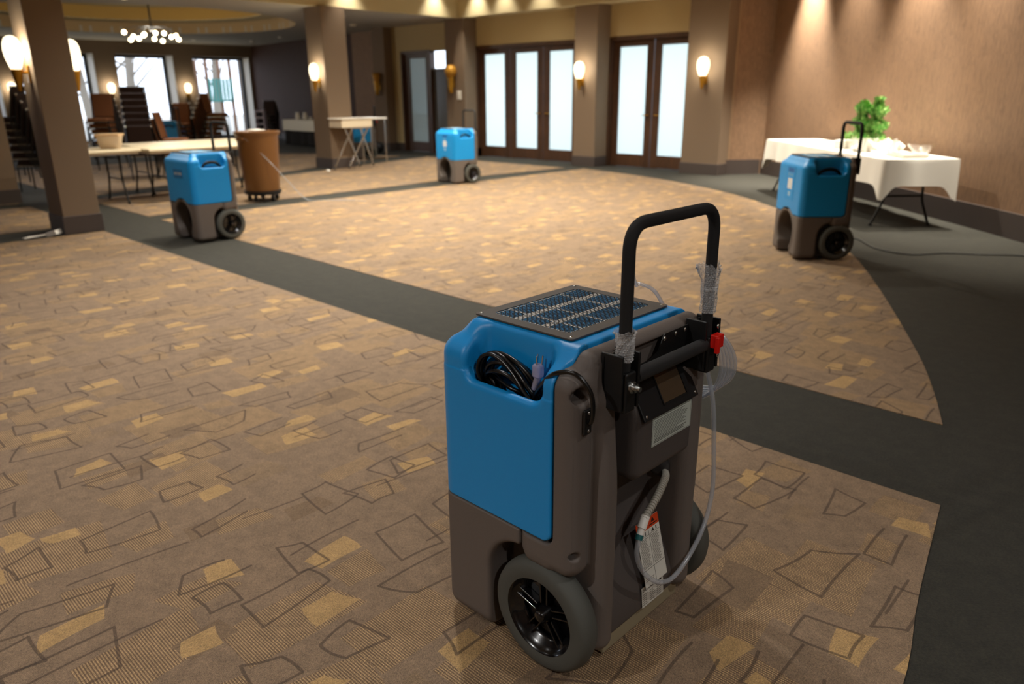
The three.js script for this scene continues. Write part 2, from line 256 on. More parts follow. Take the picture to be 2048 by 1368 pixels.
door(-8.62, -7.65, 'glazed door leaf next to the curved wall', M.frost, 0.24, 2.31, -1);
door(-16.33, -15.28, 'single dark door with grey frosted pane behind the middle machine', M.greyFrost);
tag(mesh('trim_1', join(span(-13.56, -13.5, 0, DH, ZD - 0.13, ZD + 0.02), span(-10.47, -10.35, 0, DH, ZD - 0.13, ZD + 0.02), span(-13.56, -10.35, DH - 0.04, DH + 0.03, ZD - 0.13, ZD + 0.02)), M.wood, scene), 'brown casing of the triple glazed doors', 'door casing', null, 'structure');
tag(mesh('trim_2', join(span(-9.63, -9.6, 0, DH, ZD - 0.13, ZD + 0.02), span(-7.65, -7.6, 0, DH, ZD - 0.13, ZD + 0.02), span(-9.63, -7.6, DH - 0.04, DH + 0.03, ZD - 0.13, ZD + 0.02)), M.wood, scene), 'brown casing of the double glazed doors', 'door casing', null, 'structure');
{ // sidelight with bright upper pane
  const g = new THREE.Group(); g.name = 'window_8'; scene.add(g); tag(g, 'tall sidelight with a bright upper pane beside the single door', 'window', null, 'structure');
  mesh('frame', join(span(-16.37, -16.33, 0, DH, ZD - 0.15, ZD + 0.02), span(-15.28, -15.2, 0, DH, ZD - 0.15, ZD), span(-15.28, -14.2, 2.0, 2.05, ZD - 0.13, ZD - 0.05), span(-15.28, -14.2, 0, 0.12, ZD - 0.13, ZD - 0.05), span(-16.37, -15.2, DH - 0.04, DH + 0.02, ZD - 0.15, ZD + 0.02)), M.wood, g);
  mesh('upper_pane', span(-15.2, -14.2, 2.05, DH, ZD - 0.1, ZD - 0.092), M.glass, g);
  mesh('lower_pane', span(-15.2, -14.2, 0.12, 2.0, ZD - 0.1, ZD - 0.092), phys('#6c6a66', 0.12, { transmission: 0.15, thickness: 0 }), g);
}
// ---------- lamps ----------
function downlight(where, x, y, z, I, angle, pen, target, color = WARM, r = 0.07) {
  const g = thing('downlight', 'recessed round downlight ' + where, 'downlight', [x, y, z], 0, 'recessed ceiling downlights');
  mesh('trim_ring', lathe([[r, 0], [r + 0.03, 0], [r + 0.032, -0.008], [r, -0.012], [r - 0.004, 0]], 24), M.trimWhite, g);
  mesh('lamp_lens', cyl(r, r, 0.006, 24, 0, -0.004, 0), M.lamp, g);
  const l = new THREE.SpotLight(color, I, 0, angle, pen, 2); l.position.set(x, y - 0.03, z); l.target.position.set(...(target || [x, 0, z])); l.castShadow = true; l.shadow.radius = 3; l.name = 'downlight_lamp'; scene.add(l, l.target);
}
for (const [x, z, I] of [[-10.6, -10.2, 40], [-8.0, -9.6, 56], [-5.6, -8.6, 52], [-10.6, -7.4, 52], [-8.0, -6.8, 72], [-5.4, -6.2, 62], [-10.4, -5.0, 36], [-7.6, -4.4, 42], [-4.2, -4.2, 30]]) downlight('over the bright patterned carpet', x, HT, z, I, z < -6.5 ? 1.3 : 1.02, 1);
for (const [x, z, I] of [[-5.6, -2.4, 38], [-3.0, -2.4, 26], [-2.2, 2.5, 46], [-6.4, 1.6, 8], [1.4, -2.2, 18], [2.6, 0.8, 34]]) downlight('added out of view as fill for the machine with bubble wrap', x, HT, z, I, z > 0 ? 1.3 : 0.98, 1, null, SOFT);  // added fill lamps out of view, brightening the near machine and floor
// wall washers on the raised fascia and on the curved wall
for (const [x, z, I] of [[XE + 0.26, -9.4, 16], [XE + 0.2, -11.7, 14], [-12.95, ZE + 0.2, 13], [-12.1, ZE + 0.22, 9], [-11.0, ZE + 0.22, 9], [XE + 0.26, -6.4, 12]]) downlight('close to the raised ceiling fascia', x, HT - 0.01, z, I, 0.68, 0.6);
for (const [x, z, I] of [[-5.58, -12.38, 230], [-4.5, -11.43, 60], [-3.35, -10.37, 120], [-2.45, -9.5, 80], [-1.35, -8.45, 70]]) downlight('washing the curved brown wall', x, HT, z, I, 0.52, 0.95);
// window-side low ceiling lamps
for (const [x, z, I] of [[-15.0, -10.2, 12], [-14.9, -5.6, 14], [-15.2, -1.6, 10], [-24.3, -11.0, 3], [-24.6, -3.0, 4]]) downlight('in the grey low ceiling', x, HC, z, I, 1.1, 0.9, null, SOFT, 0.06);
function sconce(x, y, z, ry, lit, label) {
  const g = thing('wall_sconce', label, 'sconce', [x, y, z], ry, 'torch sconces on the columns'); g.scale.setScalar(0.9);
  mesh('wall_plate', rbox(0.09, 0.2, 0.02, 0, -0.02, 0.01, 0.008), M.brass, g);
  mesh('bracket', rod([0, 0, 0.01], [0, 0.0, 0.1], 0.014), M.brass, g);
  const cone = lathe([[0.004, -0.21], [0.022, -0.2], [0.036, -0.14], [0.05, -0.06], [0.062, 0.02], [0.074, 0.03], [0.055, 0.035], [0.0, 0.03]], 24); mesh('torch_cone', at(cone, 0, 0, 0.12), M.brass, g);
  const shade = lathe([[0.06, 0.02], [0.09, 0.07], [0.122, 0.16], [0.132, 0.24], [0.122, 0.31], [0.09, 0.365], [0.045, 0.39], [0, 0.395]], 28); shade.scale(1, 1, 0.72);
  mesh('shade', at(shade, 0, 0, 0.12), lit ? M.shade : M.brass, g);
  if (lit) { const l = new THREE.PointLight(new THREE.Color().setRGB(1, 0.9, 0.68), 1.5, 0, 2); l.position.set(x + Math.sin(ry) * 0.11, y + 0.22, z + Math.cos(ry) * 0.11); l.castShadow = true; l.shadow.radius = 3; l.name = 'sconce_lamp'; scene.add(l); }
}
const SY = 1.69;
sconce(-9.36, SY, -2.44, 0, true, 'lit torch sconce on the near face of the thick pillar');
sconce(-9.54, SY, -2.83, Math.PI, true, 'lit torch sconce peeking from behind the thick pillar');
sconce(-13.72, SY, -8.69, 0, true, 'lit torch sconce on the column behind the tray table');
sconce(-9.98, SY, -12.43, 0, true, 'lit torch sconce between the two sets of glazed doors');
sconce(-7.24, SY, -12.51, 0, true, 'lit torch sconce beside the curved wall');
sconce(XP + 0.004, 1.5, -9.0, Math.PI / 2, true, 'lit torch sconce on the window pier behind the tall chair stack');
sconce(XP + 0.004, 1.5, -11.43, Math.PI / 2, true, 'lit torch sconce on the window pier behind the short chair stack');
sconce(XP + 0.004, 1.5, -6.3, Math.PI / 2, true, 'lit torch sconce seen above the dark chair stack');
function goldSconce(x, y, z, label, slim) {
  const g = thing('wall_sconce', label, 'sconce', [x, y, z], 0, 'torch sconces on the columns');
  mesh('wall_plate', rbox(0.08, 0.18, 0.02, 0, 0.02, 0.01, 0.008), M.brass, g);
  mesh('torch_cone', at(lathe([[0.004, -0.2], [0.05, -0.19], [0.06, -0.06], [0.066, 0.08], [0.09, 0.14], [0.06, 0.15], [0, 0.15]], 24), 0, 0, 0.1), M.brass, g);
  mesh('shade', at(lathe(slim ? [[0.07, 0.14], [0.1, 0.26], [0.11, 0.36], [0.0, 0.34]] : [[0.07, 0.14], [0.13, 0.22], [0.145, 0.3], [0.12, 0.38], [0.06, 0.43], [0, 0.435]], 24), 0, 0, 0.1), mat('#b37f24', 0.45, { metalness: 0.3 }), g);
}
goldSconce(-13.88, 1.66, -12.45, 'unlit amber sconce above the switch plate', false);
goldSconce(-16.98, 1.62, -12.59, 'unlit slim amber sconce beside the single door', true);
{ // chandelier
  const cx = -19.5, cz = -7.85, g = thing('chandelier', 'branching chandelier of small bare bulbs in the round tray', 'chandelier', [cx, HC + 0.6, cz]), r = rng(31);
  mesh('ceiling_cup', cyl(0.09, 0.06, 0.05, 20, 0, -0.025, 0), M.steel, g);
  mesh('rod', rod([0, -0.03, 0], [0, -0.72, 0], 0.02), M.darkMetal, g);
  mesh('hub', new THREE.SphereGeometry(0.06, 16, 12).translate(0, -0.72, 0), M.darkMetal, g);
  for (let i = 0; i < 13; i++) {
    const a = i / 13 * Math.PI * 2 + 0.2, R = i % 2 ? 0.62 : 0.42, y = -0.82 - (i % 3) * 0.06 - r() * 0.03, x = Math.cos(a) * R, z = Math.sin(a) * R;
    const arm = mesh('arm', tube([[0, -0.72, 0], [x * 0.5, -0.68, z * 0.5], [x, y + 0.06, z]], 0.007, 16, 6), M.darkMetal, g);
    mesh('bulb', new THREE.SphereGeometry(0.048, 14, 10).translate(x, y, z), M.bulb, arm);
  }
  const l = new THREE.PointLight(WARM, 7, 0, 2); l.position.set(cx, HC - 0.26, cz); l.castShadow = true; l.shadow.radius = 12; l.name = 'chandelier_lamp'; scene.add(l);
}
// small ceiling fittings
for (const [x, z] of [[-21.5, -12.4], [-18.2, -12.2], [-23.6, -12.6]]) tag(mesh('smoke_detector', at(lathe([[0, -0.04], [0.05, -0.04], [0.07, -0.02], [0.075, 0]], 20), x, HC, z), M.trimWhite, scene), 'small white round detector on the grey ceiling', 'detector', 'ceiling detectors');
tag(mesh('smoke_detector', at(lathe([[0, -0.05], [0.06, -0.05], [0.09, -0.02], [0.095, 0]], 20), -16.6, HC, -11.6), M.trimWhite, scene), 'white round detector above the unlit slim sconce', 'detector');
{ const g = thing('switch_plate', 'white switch plate under the unlit amber sconce', 'switch', [-13.7, 1.42, -12.452]); mesh('plate', rbox(0.14, 0.2, 0.012, 0, 0, 0.004, 0.004), M.white, g); mesh('rocker', rbox(0.04, 0.08, 0.01, 0, 0, 0.014, 0.003), M.trimWhite, g); }
tag(mesh('thermostat', rbox(0.1, 0.12, 0.03, -20.9, 1.95, -13.27, 0.006), M.white, scene), 'small pale wall sensor on the dark wall', 'sensor');

// ---------- outside ----------
tag(mesh('ground', span(-60, -27.2, -0.3, -0.05, -40, 40), mat('#b9b6ae', 0.95), scene), 'pale winter ground beyond the windows', 'ground', null, 'structure');
tag(mesh('ground', span(-27, 8, -0.3, -0.05, -30, -14.35), mat('#d8d6d0', 0.95), scene), 'pale pavement outside the glazed doors', 'ground', null, 'structure');
const bark = mat('#8d8478', 0.95);
function tree(x, z, s, seed, label) {
  const g = thing('bare_tree', label, 'tree', [x, -0.06, z]), r = rng(seed), tr = [], br = [];
  const lean = (r() - 0.5) * 1.2;
  tr.push(rod([0, 0, 0], [0.1, 3 * s, lean * 0.5], 0.2 * s, 10, 0.15 * s), rod([0.1, 3 * s, lean * 0.5], [0.2, 7 * s, lean * 1.4], 0.15 * s, 8, 0.06 * s));
  mesh('trunk', join(tr), bark, g);
  for (let i = 0; i < 16; i++) {
    const y = (1.4 + r() * 4.5) * s, a = r() * 6.28, L = (0.8 + r() * 1.6) * s, p = [0.1, y, lean * 0.2 * y / s], q = [p[0] + Math.cos(a) * L, y + L * 0.7, p[2] + Math.sin(a) * L];
    br.push(rod(p, q, 0.05 * s, 6, 0.02 * s));
    for (let k = 0; k < 3; k++) { const b = r() * 6.28, l = L * 0.6; br.push(rod(q, [q[0] + Math.cos(b) * l, q[1] + l * (r() - 0.2), q[2] + Math.sin(b) * l], 0.02 * s, 5, 0.006 * s)); }
  }
  mesh('branches', join(br), bark, g);
}
tree(-32, -11.2, 1.1, 3, 'bare grey tree behind the middle window'); tree(-38.5, -12.2, 1.0, 4, 'bare grey tree behind the tall chair stack window edge'); tree(-31, -8.8, 1.2, 6, 'leaning bare tree behind the narrow window'); tree(-36, -17, 1.1, 8, 'thin bare tree in the window nearest the dark wall'); tree(-40, -14.6, 1.2, 9, 'distant bare tree between the window trunks');
{ const g = thing('play_tower', 'teal slatted play tower outside the last window', 'play tower', [-31.5, -0.06, -14.9]), teal = mat('#3f8f8a', 0.7);
  for (const [x, z] of [[-0.5, -0.5], [0.5, -0.5], [-0.5, 0.5], [0.5, 0.5]]) mesh('post', box(0.1, 2.9, 0.1, x, 1.45, z), mat('#7c5a44', 0.8), g);
  for (let k = 0; k < 7; k++) mesh('slat', box(0.03, 0.8, 0.1, 0.56, 1.75, -0.45 + k * 0.15), teal, g);
  mesh('deck', box(1.1, 0.08, 1.1, 0, 1.3, 0), teal, g); }
tag(mesh('brick_pier', span(-30.2, -29.6, 0, 4, -16.2, -15.5), mat('#c9bfa4', 0.9), scene), 'pale stone pier outside the last window', 'pier');
// ---------- solid shapes from distance fields ----------
const smin = (a, b, k) => { const h = clamp(0.5 + 0.5 * (b - a) / k, 0, 1); return b + (a - b) * h - k * h * (1 - h); }, smax = (a, b, k) => -smin(-a, -b, k);
const sdBox = (x, y, z, x0, x1, y0, y1, z0, z1, r) => {
  const qx = Math.abs(x - (x0 + x1) / 2) - (x1 - x0) / 2 + r, qy = Math.abs(y - (y0 + y1) / 2) - (y1 - y0) / 2 + r, qz = Math.abs(z - (z0 + z1) / 2) - (z1 - z0) / 2 + r;
  return Math.hypot(Math.max(qx, 0), Math.max(qy, 0), Math.max(qz, 0)) + Math.min(Math.max(qx, qy, qz), 0) - r;
};
const sdBox2 = (x, y, x0, x1, y0, y1, r) => { const qx = Math.abs(x - (x0 + x1) / 2) - (x1 - x0) / 2 + r, qy = Math.abs(y - (y0 + y1) / 2) - (y1 - y0) / 2 + r; return Math.hypot(Math.max(qx, 0), Math.max(qy, 0)) + Math.min(Math.max(qx, qy), 0) - r; };
function solid(f, lo, hi, cell) {   // surface nets
  const n = [0, 1, 2].map((i) => Math.ceil((hi[i] - lo[i]) / cell) + 1), [nx, ny, nz] = n, F = new Float32Array(nx * ny * nz), id = new Int32Array(nx * ny * nz).fill(-1), pos = [], idx = [];
  const I = (i, j, k) => (k * ny + j) * nx + i;
  for (let k = 0; k < nz; k++) for (let j = 0; j < ny; j++) for (let i = 0; i < nx; i++) F[I(i, j, k)] = f(lo[0] + i * cell, lo[1] + j * cell, lo[2] + k * cell);
  for (let k = 0; k < nz - 1; k++) for (let j = 0; j < ny - 1; j++) for (let i = 0; i < nx - 1; i++) {
    let m = 0, sx = 0, sy = 0, sz = 0, c = 0;
    for (let q = 0; q < 8; q++) if (F[I(i + (q & 1), j + ((q >> 1) & 1), k + (q >> 2))] < 0) m |= 1 << q;
    if (m === 0 || m === 255) continue;
    for (let a = 0; a < 8; a++) for (let ax = 0; ax < 3; ax++) {
      const b = a | (1 << ax); if (b === a) continue;
      if (((m >> a) & 1) === ((m >> b) & 1)) continue;
      const fa = F[I(i + (a & 1), j + ((a >> 1) & 1), k + (a >> 2))], fb = F[I(i + (b & 1), j + ((b >> 1) & 1), k + (b >> 2))], t = fa / (fa - fb);
      sx += (a & 1) + (ax === 0 ? t : 0); sy += ((a >> 1) & 1) + (ax === 1 ? t : 0); sz += (a >> 2) + (ax === 2 ? t : 0); c++;
    }
    id[I(i, j, k)] = pos.length / 3; pos.push(lo[0] + (i + sx / c) * cell, lo[1] + (j + sy / c) * cell, lo[2] + (k + sz / c) * cell);
  }
  for (let k = 1; k < nz - 1; k++) for (let j = 1; j < ny - 1; j++) for (let i = 1; i < nx - 1; i++) {
    const a = F[I(i, j, k)] < 0;
    const quad = (p, q, r, s, flip) => { if (Math.min(p, q, r, s) < 0) return; if (flip) idx.push(p, r, q, p, s, r); else idx.push(p, q, r, p, r, s); };
    if (a !== F[I(i + 1, j, k)] < 0) quad(id[I(i, j - 1, k - 1)], id[I(i, j, k - 1)], id[I(i, j, k)], id[I(i, j - 1, k)], !a);
    if (a !== F[I(i, j + 1, k)] < 0) quad(id[I(i - 1, j, k - 1)], id[I(i - 1, j, k)], id[I(i, j, k)], id[I(i, j, k - 1)], !a);
    if (a !== F[I(i, j, k + 1)] < 0) quad(id[I(i - 1, j - 1, k)], id[I(i, j - 1, k)], id[I(i, j, k)], id[I(i - 1, j, k)], !a);
  }
  const nor = new Float32Array(pos.length), uv = new Float32Array(pos.length / 3 * 2), e = cell * 0.3;
  for (let v = 0; v < pos.length; v += 3) {
    let x = pos[v], y = pos[v + 1], z = pos[v + 2], gx, gy, gz, l;
    for (let it = 0; it < 2; it++) { gx = f(x + e, y, z) - f(x - e, y, z); gy = f(x, y + e, z) - f(x, y - e, z); gz = f(x, y, z + e) - f(x, y, z - e); l = Math.hypot(gx, gy, gz) || 1; gx /= l; gy /= l; gz /= l; const d = clamp(f(x, y, z), -cell * 0.5, cell * 0.5) * 0.8; x -= gx * d; y -= gy * d; z -= gz * d; }
    pos[v] = x; pos[v + 1] = y; pos[v + 2] = z; nor[v] = gx; nor[v + 1] = gy; nor[v + 2] = gz;
    const ax = Math.abs(gx), ay = Math.abs(gy), az = Math.abs(gz), q = v / 3 * 2; if (ay > ax && ay > az) { uv[q] = x; uv[q + 1] = z; } else if (ax > az) { uv[q] = z; uv[q + 1] = y; } else { uv[q] = x; uv[q + 1] = y; }
  }
  const g = new THREE.BufferGeometry(); g.setAttribute('position', new THREE.Float32BufferAttribute(pos, 3)); g.setAttribute('normal', new THREE.BufferAttribute(nor, 3)); g.setAttribute('uv', new THREE.BufferAttribute(uv, 2)); g.setIndex(idx); return g;
}

// ---------- portable dehumidifiers (front -x, handle side +x) ----------
const HW = 0.3, XF = -0.262;
const pm = {
  blue: phys('#0e8ed6', 0.4, { bumpMap: grainTex, bumpScale: 0.0003 }), grey: mat('#635a54', 0.6, { bumpMap: grainTex, bumpScale: 0.0006 }), panel: mat('#4a4340', 0.6, { bumpMap: grainTex, bumpScale: 0.0006 }), darkGrey: mat('#3b3735', 0.62, { bumpMap: grainTex, bumpScale: 0.0006 }),  // panel: grey darkened to carry the shade of the rear recess
  tire: mat('#4b4b45', 0.75, { bumpMap: grainTex, bumpScale: 0.0004 }), grip: mat('#1c1b1b', 0.8, { bumpMap: grainTex, bumpScale: 0.0008 }), cord: phys('#0b0b0c', 0.28), red: mat('#d8170c', 0.4), zinc: mat('#c9cac8', 0.25, { metalness: 1 }),
  plate: mat('#4a4541', 0.55), filterBlue: mat('#4f97c6', 0.9), filterWhite: mat('#f2ecdf', 0.8), beigePlate: mat('#8c8168', 0.5), clear: phys('#e6e9ee', 0.15, { transmission: 0.75, thickness: 0, ior: 1.45 }),
  corr: mat('#a59f93', 0.6), whitePlastic: mat('#e6e2da', 0.45), teal: mat('#1f5f60', 0.4), wrap: phys('#ffffff', 0.22, { transmission: 0.72, thickness: 0, ior: 1.4, side: THREE.DoubleSide }), plug: phys('#d8d4ea', 0.12, { transmission: 0.6, thickness: 0 }), screen: phys('#4b3d2e', 0.25, { clearcoat: 0.6 }), lens: mat('#15130f', 0.3),
};
const fBlue = (x, y, z) => {
  const az = Math.abs(z), zz = az + (y > 0.772 ? 0.0016 : 0);
  let d = sdBox(x, y, zz, XF, 0.35, 0.2, 0.85, -HW, HW, 0.055);
  d = smax(d, sdBox2(x, y, -0.6, 0.147, 0.392, 2, 0.03), 0.006);
  let p = sdBox(x, y, z, -0.218, 0.4, 0.6, 0.893, -0.246, 0.246, 0.042); p = smax(p, x - 0.166, 0.006);
  d = smin(d, p, 0.035);
  d = smax(d, -sdBox(x, y, az, -0.15, 0.11, 0.752, 1.2, 0.225, 0.6, 0.035), 0.02);
  d = smax(d, -sdBox(x, y, az, -0.138, 0.098, 0.62, 1.2, 0.228, 0.279, 0.018), 0.006);
  d = smax(d, -sdBox(x, y, z, 0.095, 0.6, 0.2, 0.77, -0.19, 0.19, 0.01), 0.004);
  const r = Math.hypot(y - 0.225, z);
  return smax(d, -Math.max(r - 0.212, x + 0.12), 0.004);
};
const fBase = (x, y, z) => {
  const az = Math.abs(z), r = Math.hypot(y - 0.225, z);
  let d = sdBox(x, y, z, XF + 0.002, 0.25, 0.012, 0.6, -HW + 0.002, HW - 0.002, 0.045);
  d = smax(d, y - 0.388, 0.004); d = smax(d, x - 0.04, 0.004);
  d = smin(d, Math.max(r - 0.209, Math.abs(x + 0.2) - 0.064), 0.006);
  d = smax(d, -Math.max(-(az - 0.2), sdBox2(x, y, -0.075, 0.9, -0.6, 0.337, 0.12)), 0.018);
  d = smax(d, -Math.max(r - 0.178, x + 0.09), 0.02);
  return smax(d, -Math.max(sdBox2(z, y, -0.135, 0.135, -0.3, 0.15, 0.05), x + 0.09), 0.014);
};
const fFrame = (x, y, z) => {
  const az = Math.abs(z);
  let l1 = sdBox(x, y, az, 0.03, 0.216, 0.302, 0.846, 0.208, HW, 0.042); l1 = smax(l1, -sdBox2(x, y, -0.6, 0.153, 0.386, 3, 0.03), 0.006);
  const low = sdBox(x, y, az, 0.044, 0.16, 0.3, 0.386, 0.18, HW - 0.001, 0.03); l1 = smin(l1, low, 0.004);
  const l2 = sdBox(x, y, az, 0.1, 0.252 - 0.02 * sstep(0.5, 0.8, y), 0.06, 0.8, 0.15, 0.226, 0.036);
  let d = smin(l2, l1, 0.007); d = Math.min(d, sdBox(x, y, az, 0.148, 0.19, 0.302, 0.81, 0.17, 0.27, 0.012));
  const beam = smax(sdBox(x, y, z, 0.1, 0.216, 0.74, 0.886, -0.25, 0.25, 0.035), 0.172 - x, 0.006); d = smin(d, beam, 0.03);
  d = smax(d, -sdBox(x, y, z, 0.19, 0.4, 0.755, 0.862, -0.2, 0.13, 0.015), 0.008);
  const h = Math.hypot(y - 0.795, z - 0.268) - 0.02; d = smax(d, -Math.max(h, 0.17 - x), 0.012);
  return smax(d, -Math.max(Math.hypot(y - 0.375, z - 0.278) - 0.011, 0.17 - x), 0.006);
};
const fPanel = (x, y, z) => {
  const lim = 0.125 + 0.105 * sstep(0.42, 0.08, y);
  let d = sdBox(x, y, z, -0.03, 0.4, 0.075, 0.8, -0.21, 0.21, 0.02); d = smax(d, x - lim, 0.01);
  let b = sdBox(x, y, z, 0.05, 0.243, 0.505, 0.83, -0.19, 0.088, 0.03); b = smax(b, (x - 0.243) * 0.876 + (y - 0.69) * 0.482, 0.014);
  return smin(d, b, 0.008);
};
const G = {};
for (const [k, c] of [['hi', 0.005], ['lo', 0.011]]) {
  G[k] = { blue: solid(fBlue, [-0.285, 0.36, -0.32], [0.19, 0.92, 0.32], c), base: solid(fBase, [-0.285, -0.01, -0.32], [0.27, 0.42, 0.32], c), frame: solid(fFrame, [0.0, 0.04, -0.32], [0.28, 0.91, 0.32], c), panel: solid(fPanel, [-0.06, 0.04, -0.24], [0.28, 0.86, 0.24], c) };
}
const labelTex = canvasTex(256, 512, (g, w, h) => {
  g.fillStyle = '#cfccc2'; g.fillRect(0, 0, w, h); g.fillStyle = '#c23d12'; g.fillRect(0, 0, w, 84);
  g.fillStyle = '#2a1a14'; for (const x of [66, 190]) { g.beginPath(); g.moveTo(x - 22, 50); g.lineTo(x + 22, 50); g.lineTo(x, 12); g.fill(); g.fillRect(x - 46, 60, 92, 9); }
  g.fillStyle = '#33302c'; g.fillRect(126, 84, 4, 428); g.fillRect(0, 128, w, 3); g.fillRect(0, 380, w, 4);
  for (const x of [30, 156]) { g.beginPath(); g.moveTo(x, 122); g.lineTo(x + 40, 122); g.lineTo(x + 20, 92); g.fill(); g.fillRect(x + 54, 94, 10, 28); }
  g.fillStyle = '#6d6a63'; const r = rng(4); for (const x of [12, 140]) for (let y = 142; y < 370; y += 11) g.fillRect(x, y, 70 + r() * 32, 5);
  g.fillRect(12, 450, 100, 5); g.fillRect(12, 464, 92, 5);
});
const smallTex = canvasTex(256, 160, (g, w, h) => { g.fillStyle = '#c9c6bc'; g.fillRect(0, 0, w, h); g.fillStyle = '#24211e'; g.font = 'bold 34px sans-serif'; g.fillText('DRI-EAZ', 10, 40); g.fillRect(200, 12, 36, 30); g.fillStyle = '#6d6a63'; const r = rng(6); for (let y = 58; y < 150; y += 16) for (const x of [12, 92, 172]) g.fillRect(x, y, 40 + r() * 28, 6); });
const noticeTex = canvasTex(512, 256, (g, w, h) => { g.fillStyle = '#b9c0b6'; g.fillRect(0, 0, w, h); g.strokeStyle = '#5c605a'; g.lineWidth = 4; g.strokeRect(8, 8, w - 16, h - 16); g.fillStyle = '#3d403c'; const r = rng(8); for (let y = 26; y < 236; y += 14) g.fillRect(24, y, (y % 5 ? 380 : 300) + r() * 80, y > 180 ? 7 : 5); });
const frontTex = canvasTex(256, 384, (g, w) => { g.fillStyle = '#0e8ed6'; g.fillRect(0, 0, w, 384); g.fillStyle = '#0a5fa8'; g.fillRect(40, 20, 180, 50); g.fillStyle = '#7d9fb8'; g.font = 'bold 40px sans-serif'; g.fillText('DRI-EAZ', 40, 112); g.fillStyle = '#d9d9d8'; g.fillRect(60, 140, 130, 120); g.fillStyle = '#8fb6d2'; g.fillRect(90, 290, 70, 50); });
const lgrTex = canvasTex(256, 128, (g) => { g.fillStyle = '#0a6aa8'; g.fillRect(0, 0, 256, 128); g.fillStyle = '#cfcabd'; g.font = 'bold 50px sans-serif'; g.fillText('LGR 7000', 10, 82); });
const decal = (name, w, h, tex, parent, p, ry, rx = 0, rough = 0.5) => { const g = new THREE.PlaneGeometry(w, h), b = box(w, h, 0.0012, 0, 0, -0.0007), m = mesh(name, join(g, b), mat('#ffffff', rough, { map: tex }), parent); m.position.set(...p); m.rotation.order = 'YXZ'; m.rotation.set(rx, ry, 0); return m; };
const tireG = lathe([[0.108, -0.03], [0.122, -0.033], [0.14, -0.032], [0.152, -0.025], [0.1585, -0.008], [0.1585, 0.008], [0.152, 0.025], [0.14, 0.032], [0.122, 0.033], [0.108, 0.03]], 64).rotateX(Math.PI / 2);
const rimG = lathe([[0.08, -0.018], [0.108, -0.02], [0.1105, -0.029], [0.113, -0.029], [0.113, 0.029], [0.1105, 0.029], [0.104, 0.022], [0.098, 0.008], [0.084, 0.002], [0.08, -0.01]], 56).rotateX(Math.PI / 2);
const hubG = lathe([[0, 0.032], [0.011, 0.031], [0.016, 0.024], [0.022, 0.004], [0.028, -0.006], [0.028, -0.018], [0, -0.018]], 24).rotateX(Math.PI / 2);
const wheelDisc = cyl(0.105, 0.105, 0.006, 40).rotateX(Math.PI / 2).translate(0, 0, -0.018);
const spokeG = [0, 1, 2, 3, 4].map((k) => { const parts = []; for (const s of [-1, 1]) { const g = rbox(0.072, 0.006, 0.024, 0.062, s * 0.009, -0.004, 0.003, 1); g.rotateZ(s * 0.03); parts.push(g); } const m = join(parts); m.rotateZ(k * Math.PI * 0.4 + 0.35); return m; });
function addWheel(t, s) {
  const w = mesh('wheel', tireG, pm.tire, t); w.position.set(0.11, 0.1585, s * (HW - 0.028)); if (s < 0) w.rotation.y = Math.PI;
  mesh('rim', rimG, M.blackGloss, w); mesh('disc', wheelDisc, M.blackGloss, w); mesh('hub', hubG, M.blackGloss, w); for (const g of spokeG) mesh('spoke', g, M.blackGloss, w);
}
function ragged(seed, h, r0, flare) {   // torn bubble-film sleeve
  const r = rng(seed), n = 72, m = 40, pos = [], idx = [], top = []; for (let i = 0; i < n; i++) top.push(0.8 + 0.25 * r());
  for (let i = 0; i < n; i++) top[i] = (top[i] + top[(i + 1) % n]) / 2 + 0.1 * Math.sin(i / n * 12.6 + seed) * flare;
  for (let j = 0; j <= m; j++) for (let i = 0; i < n; i++) { const a = i / n * Math.PI * 2, v = j / m, y = v * h * top[i], u = a * 0.02 / 0.0065, row = Math.floor(y / 0.0056), fx = ((u + (row & 1) * 0.5) % 1) - 0.5, fy = (y / 0.0056 - row) - 0.5, bub = Math.max(0, 0.2 - fx * fx - fy * fy) * 0.016, q = r0 + bub + 0.0015 * Math.sin(a * 5 + v * 9) + flare * 0.014 * v * v * (r() * 0.5 + Math.max(0, Math.sin(a + seed))); pos.push(Math.cos(a) * q, y, Math.sin(a) * q); }
  for (let j = 0; j < m; j++) for (let i = 0; i < n; i++) { const a = j * n + i, b = j * n + (i + 1) % n, c = a + n, d = b + n; idx.push(a, c, b, b, c, d); }
  const g = new THREE.BufferGeometry(); g.setAttribute('position', new THREE.Float32BufferAttribute(pos, 3)); g.setIndex(idx); g.computeVertexNormals(); g.setAttribute('uv', new THREE.Float32BufferAttribute(new Float32Array(pos.length / 3 * 2), 2)); return g;
}
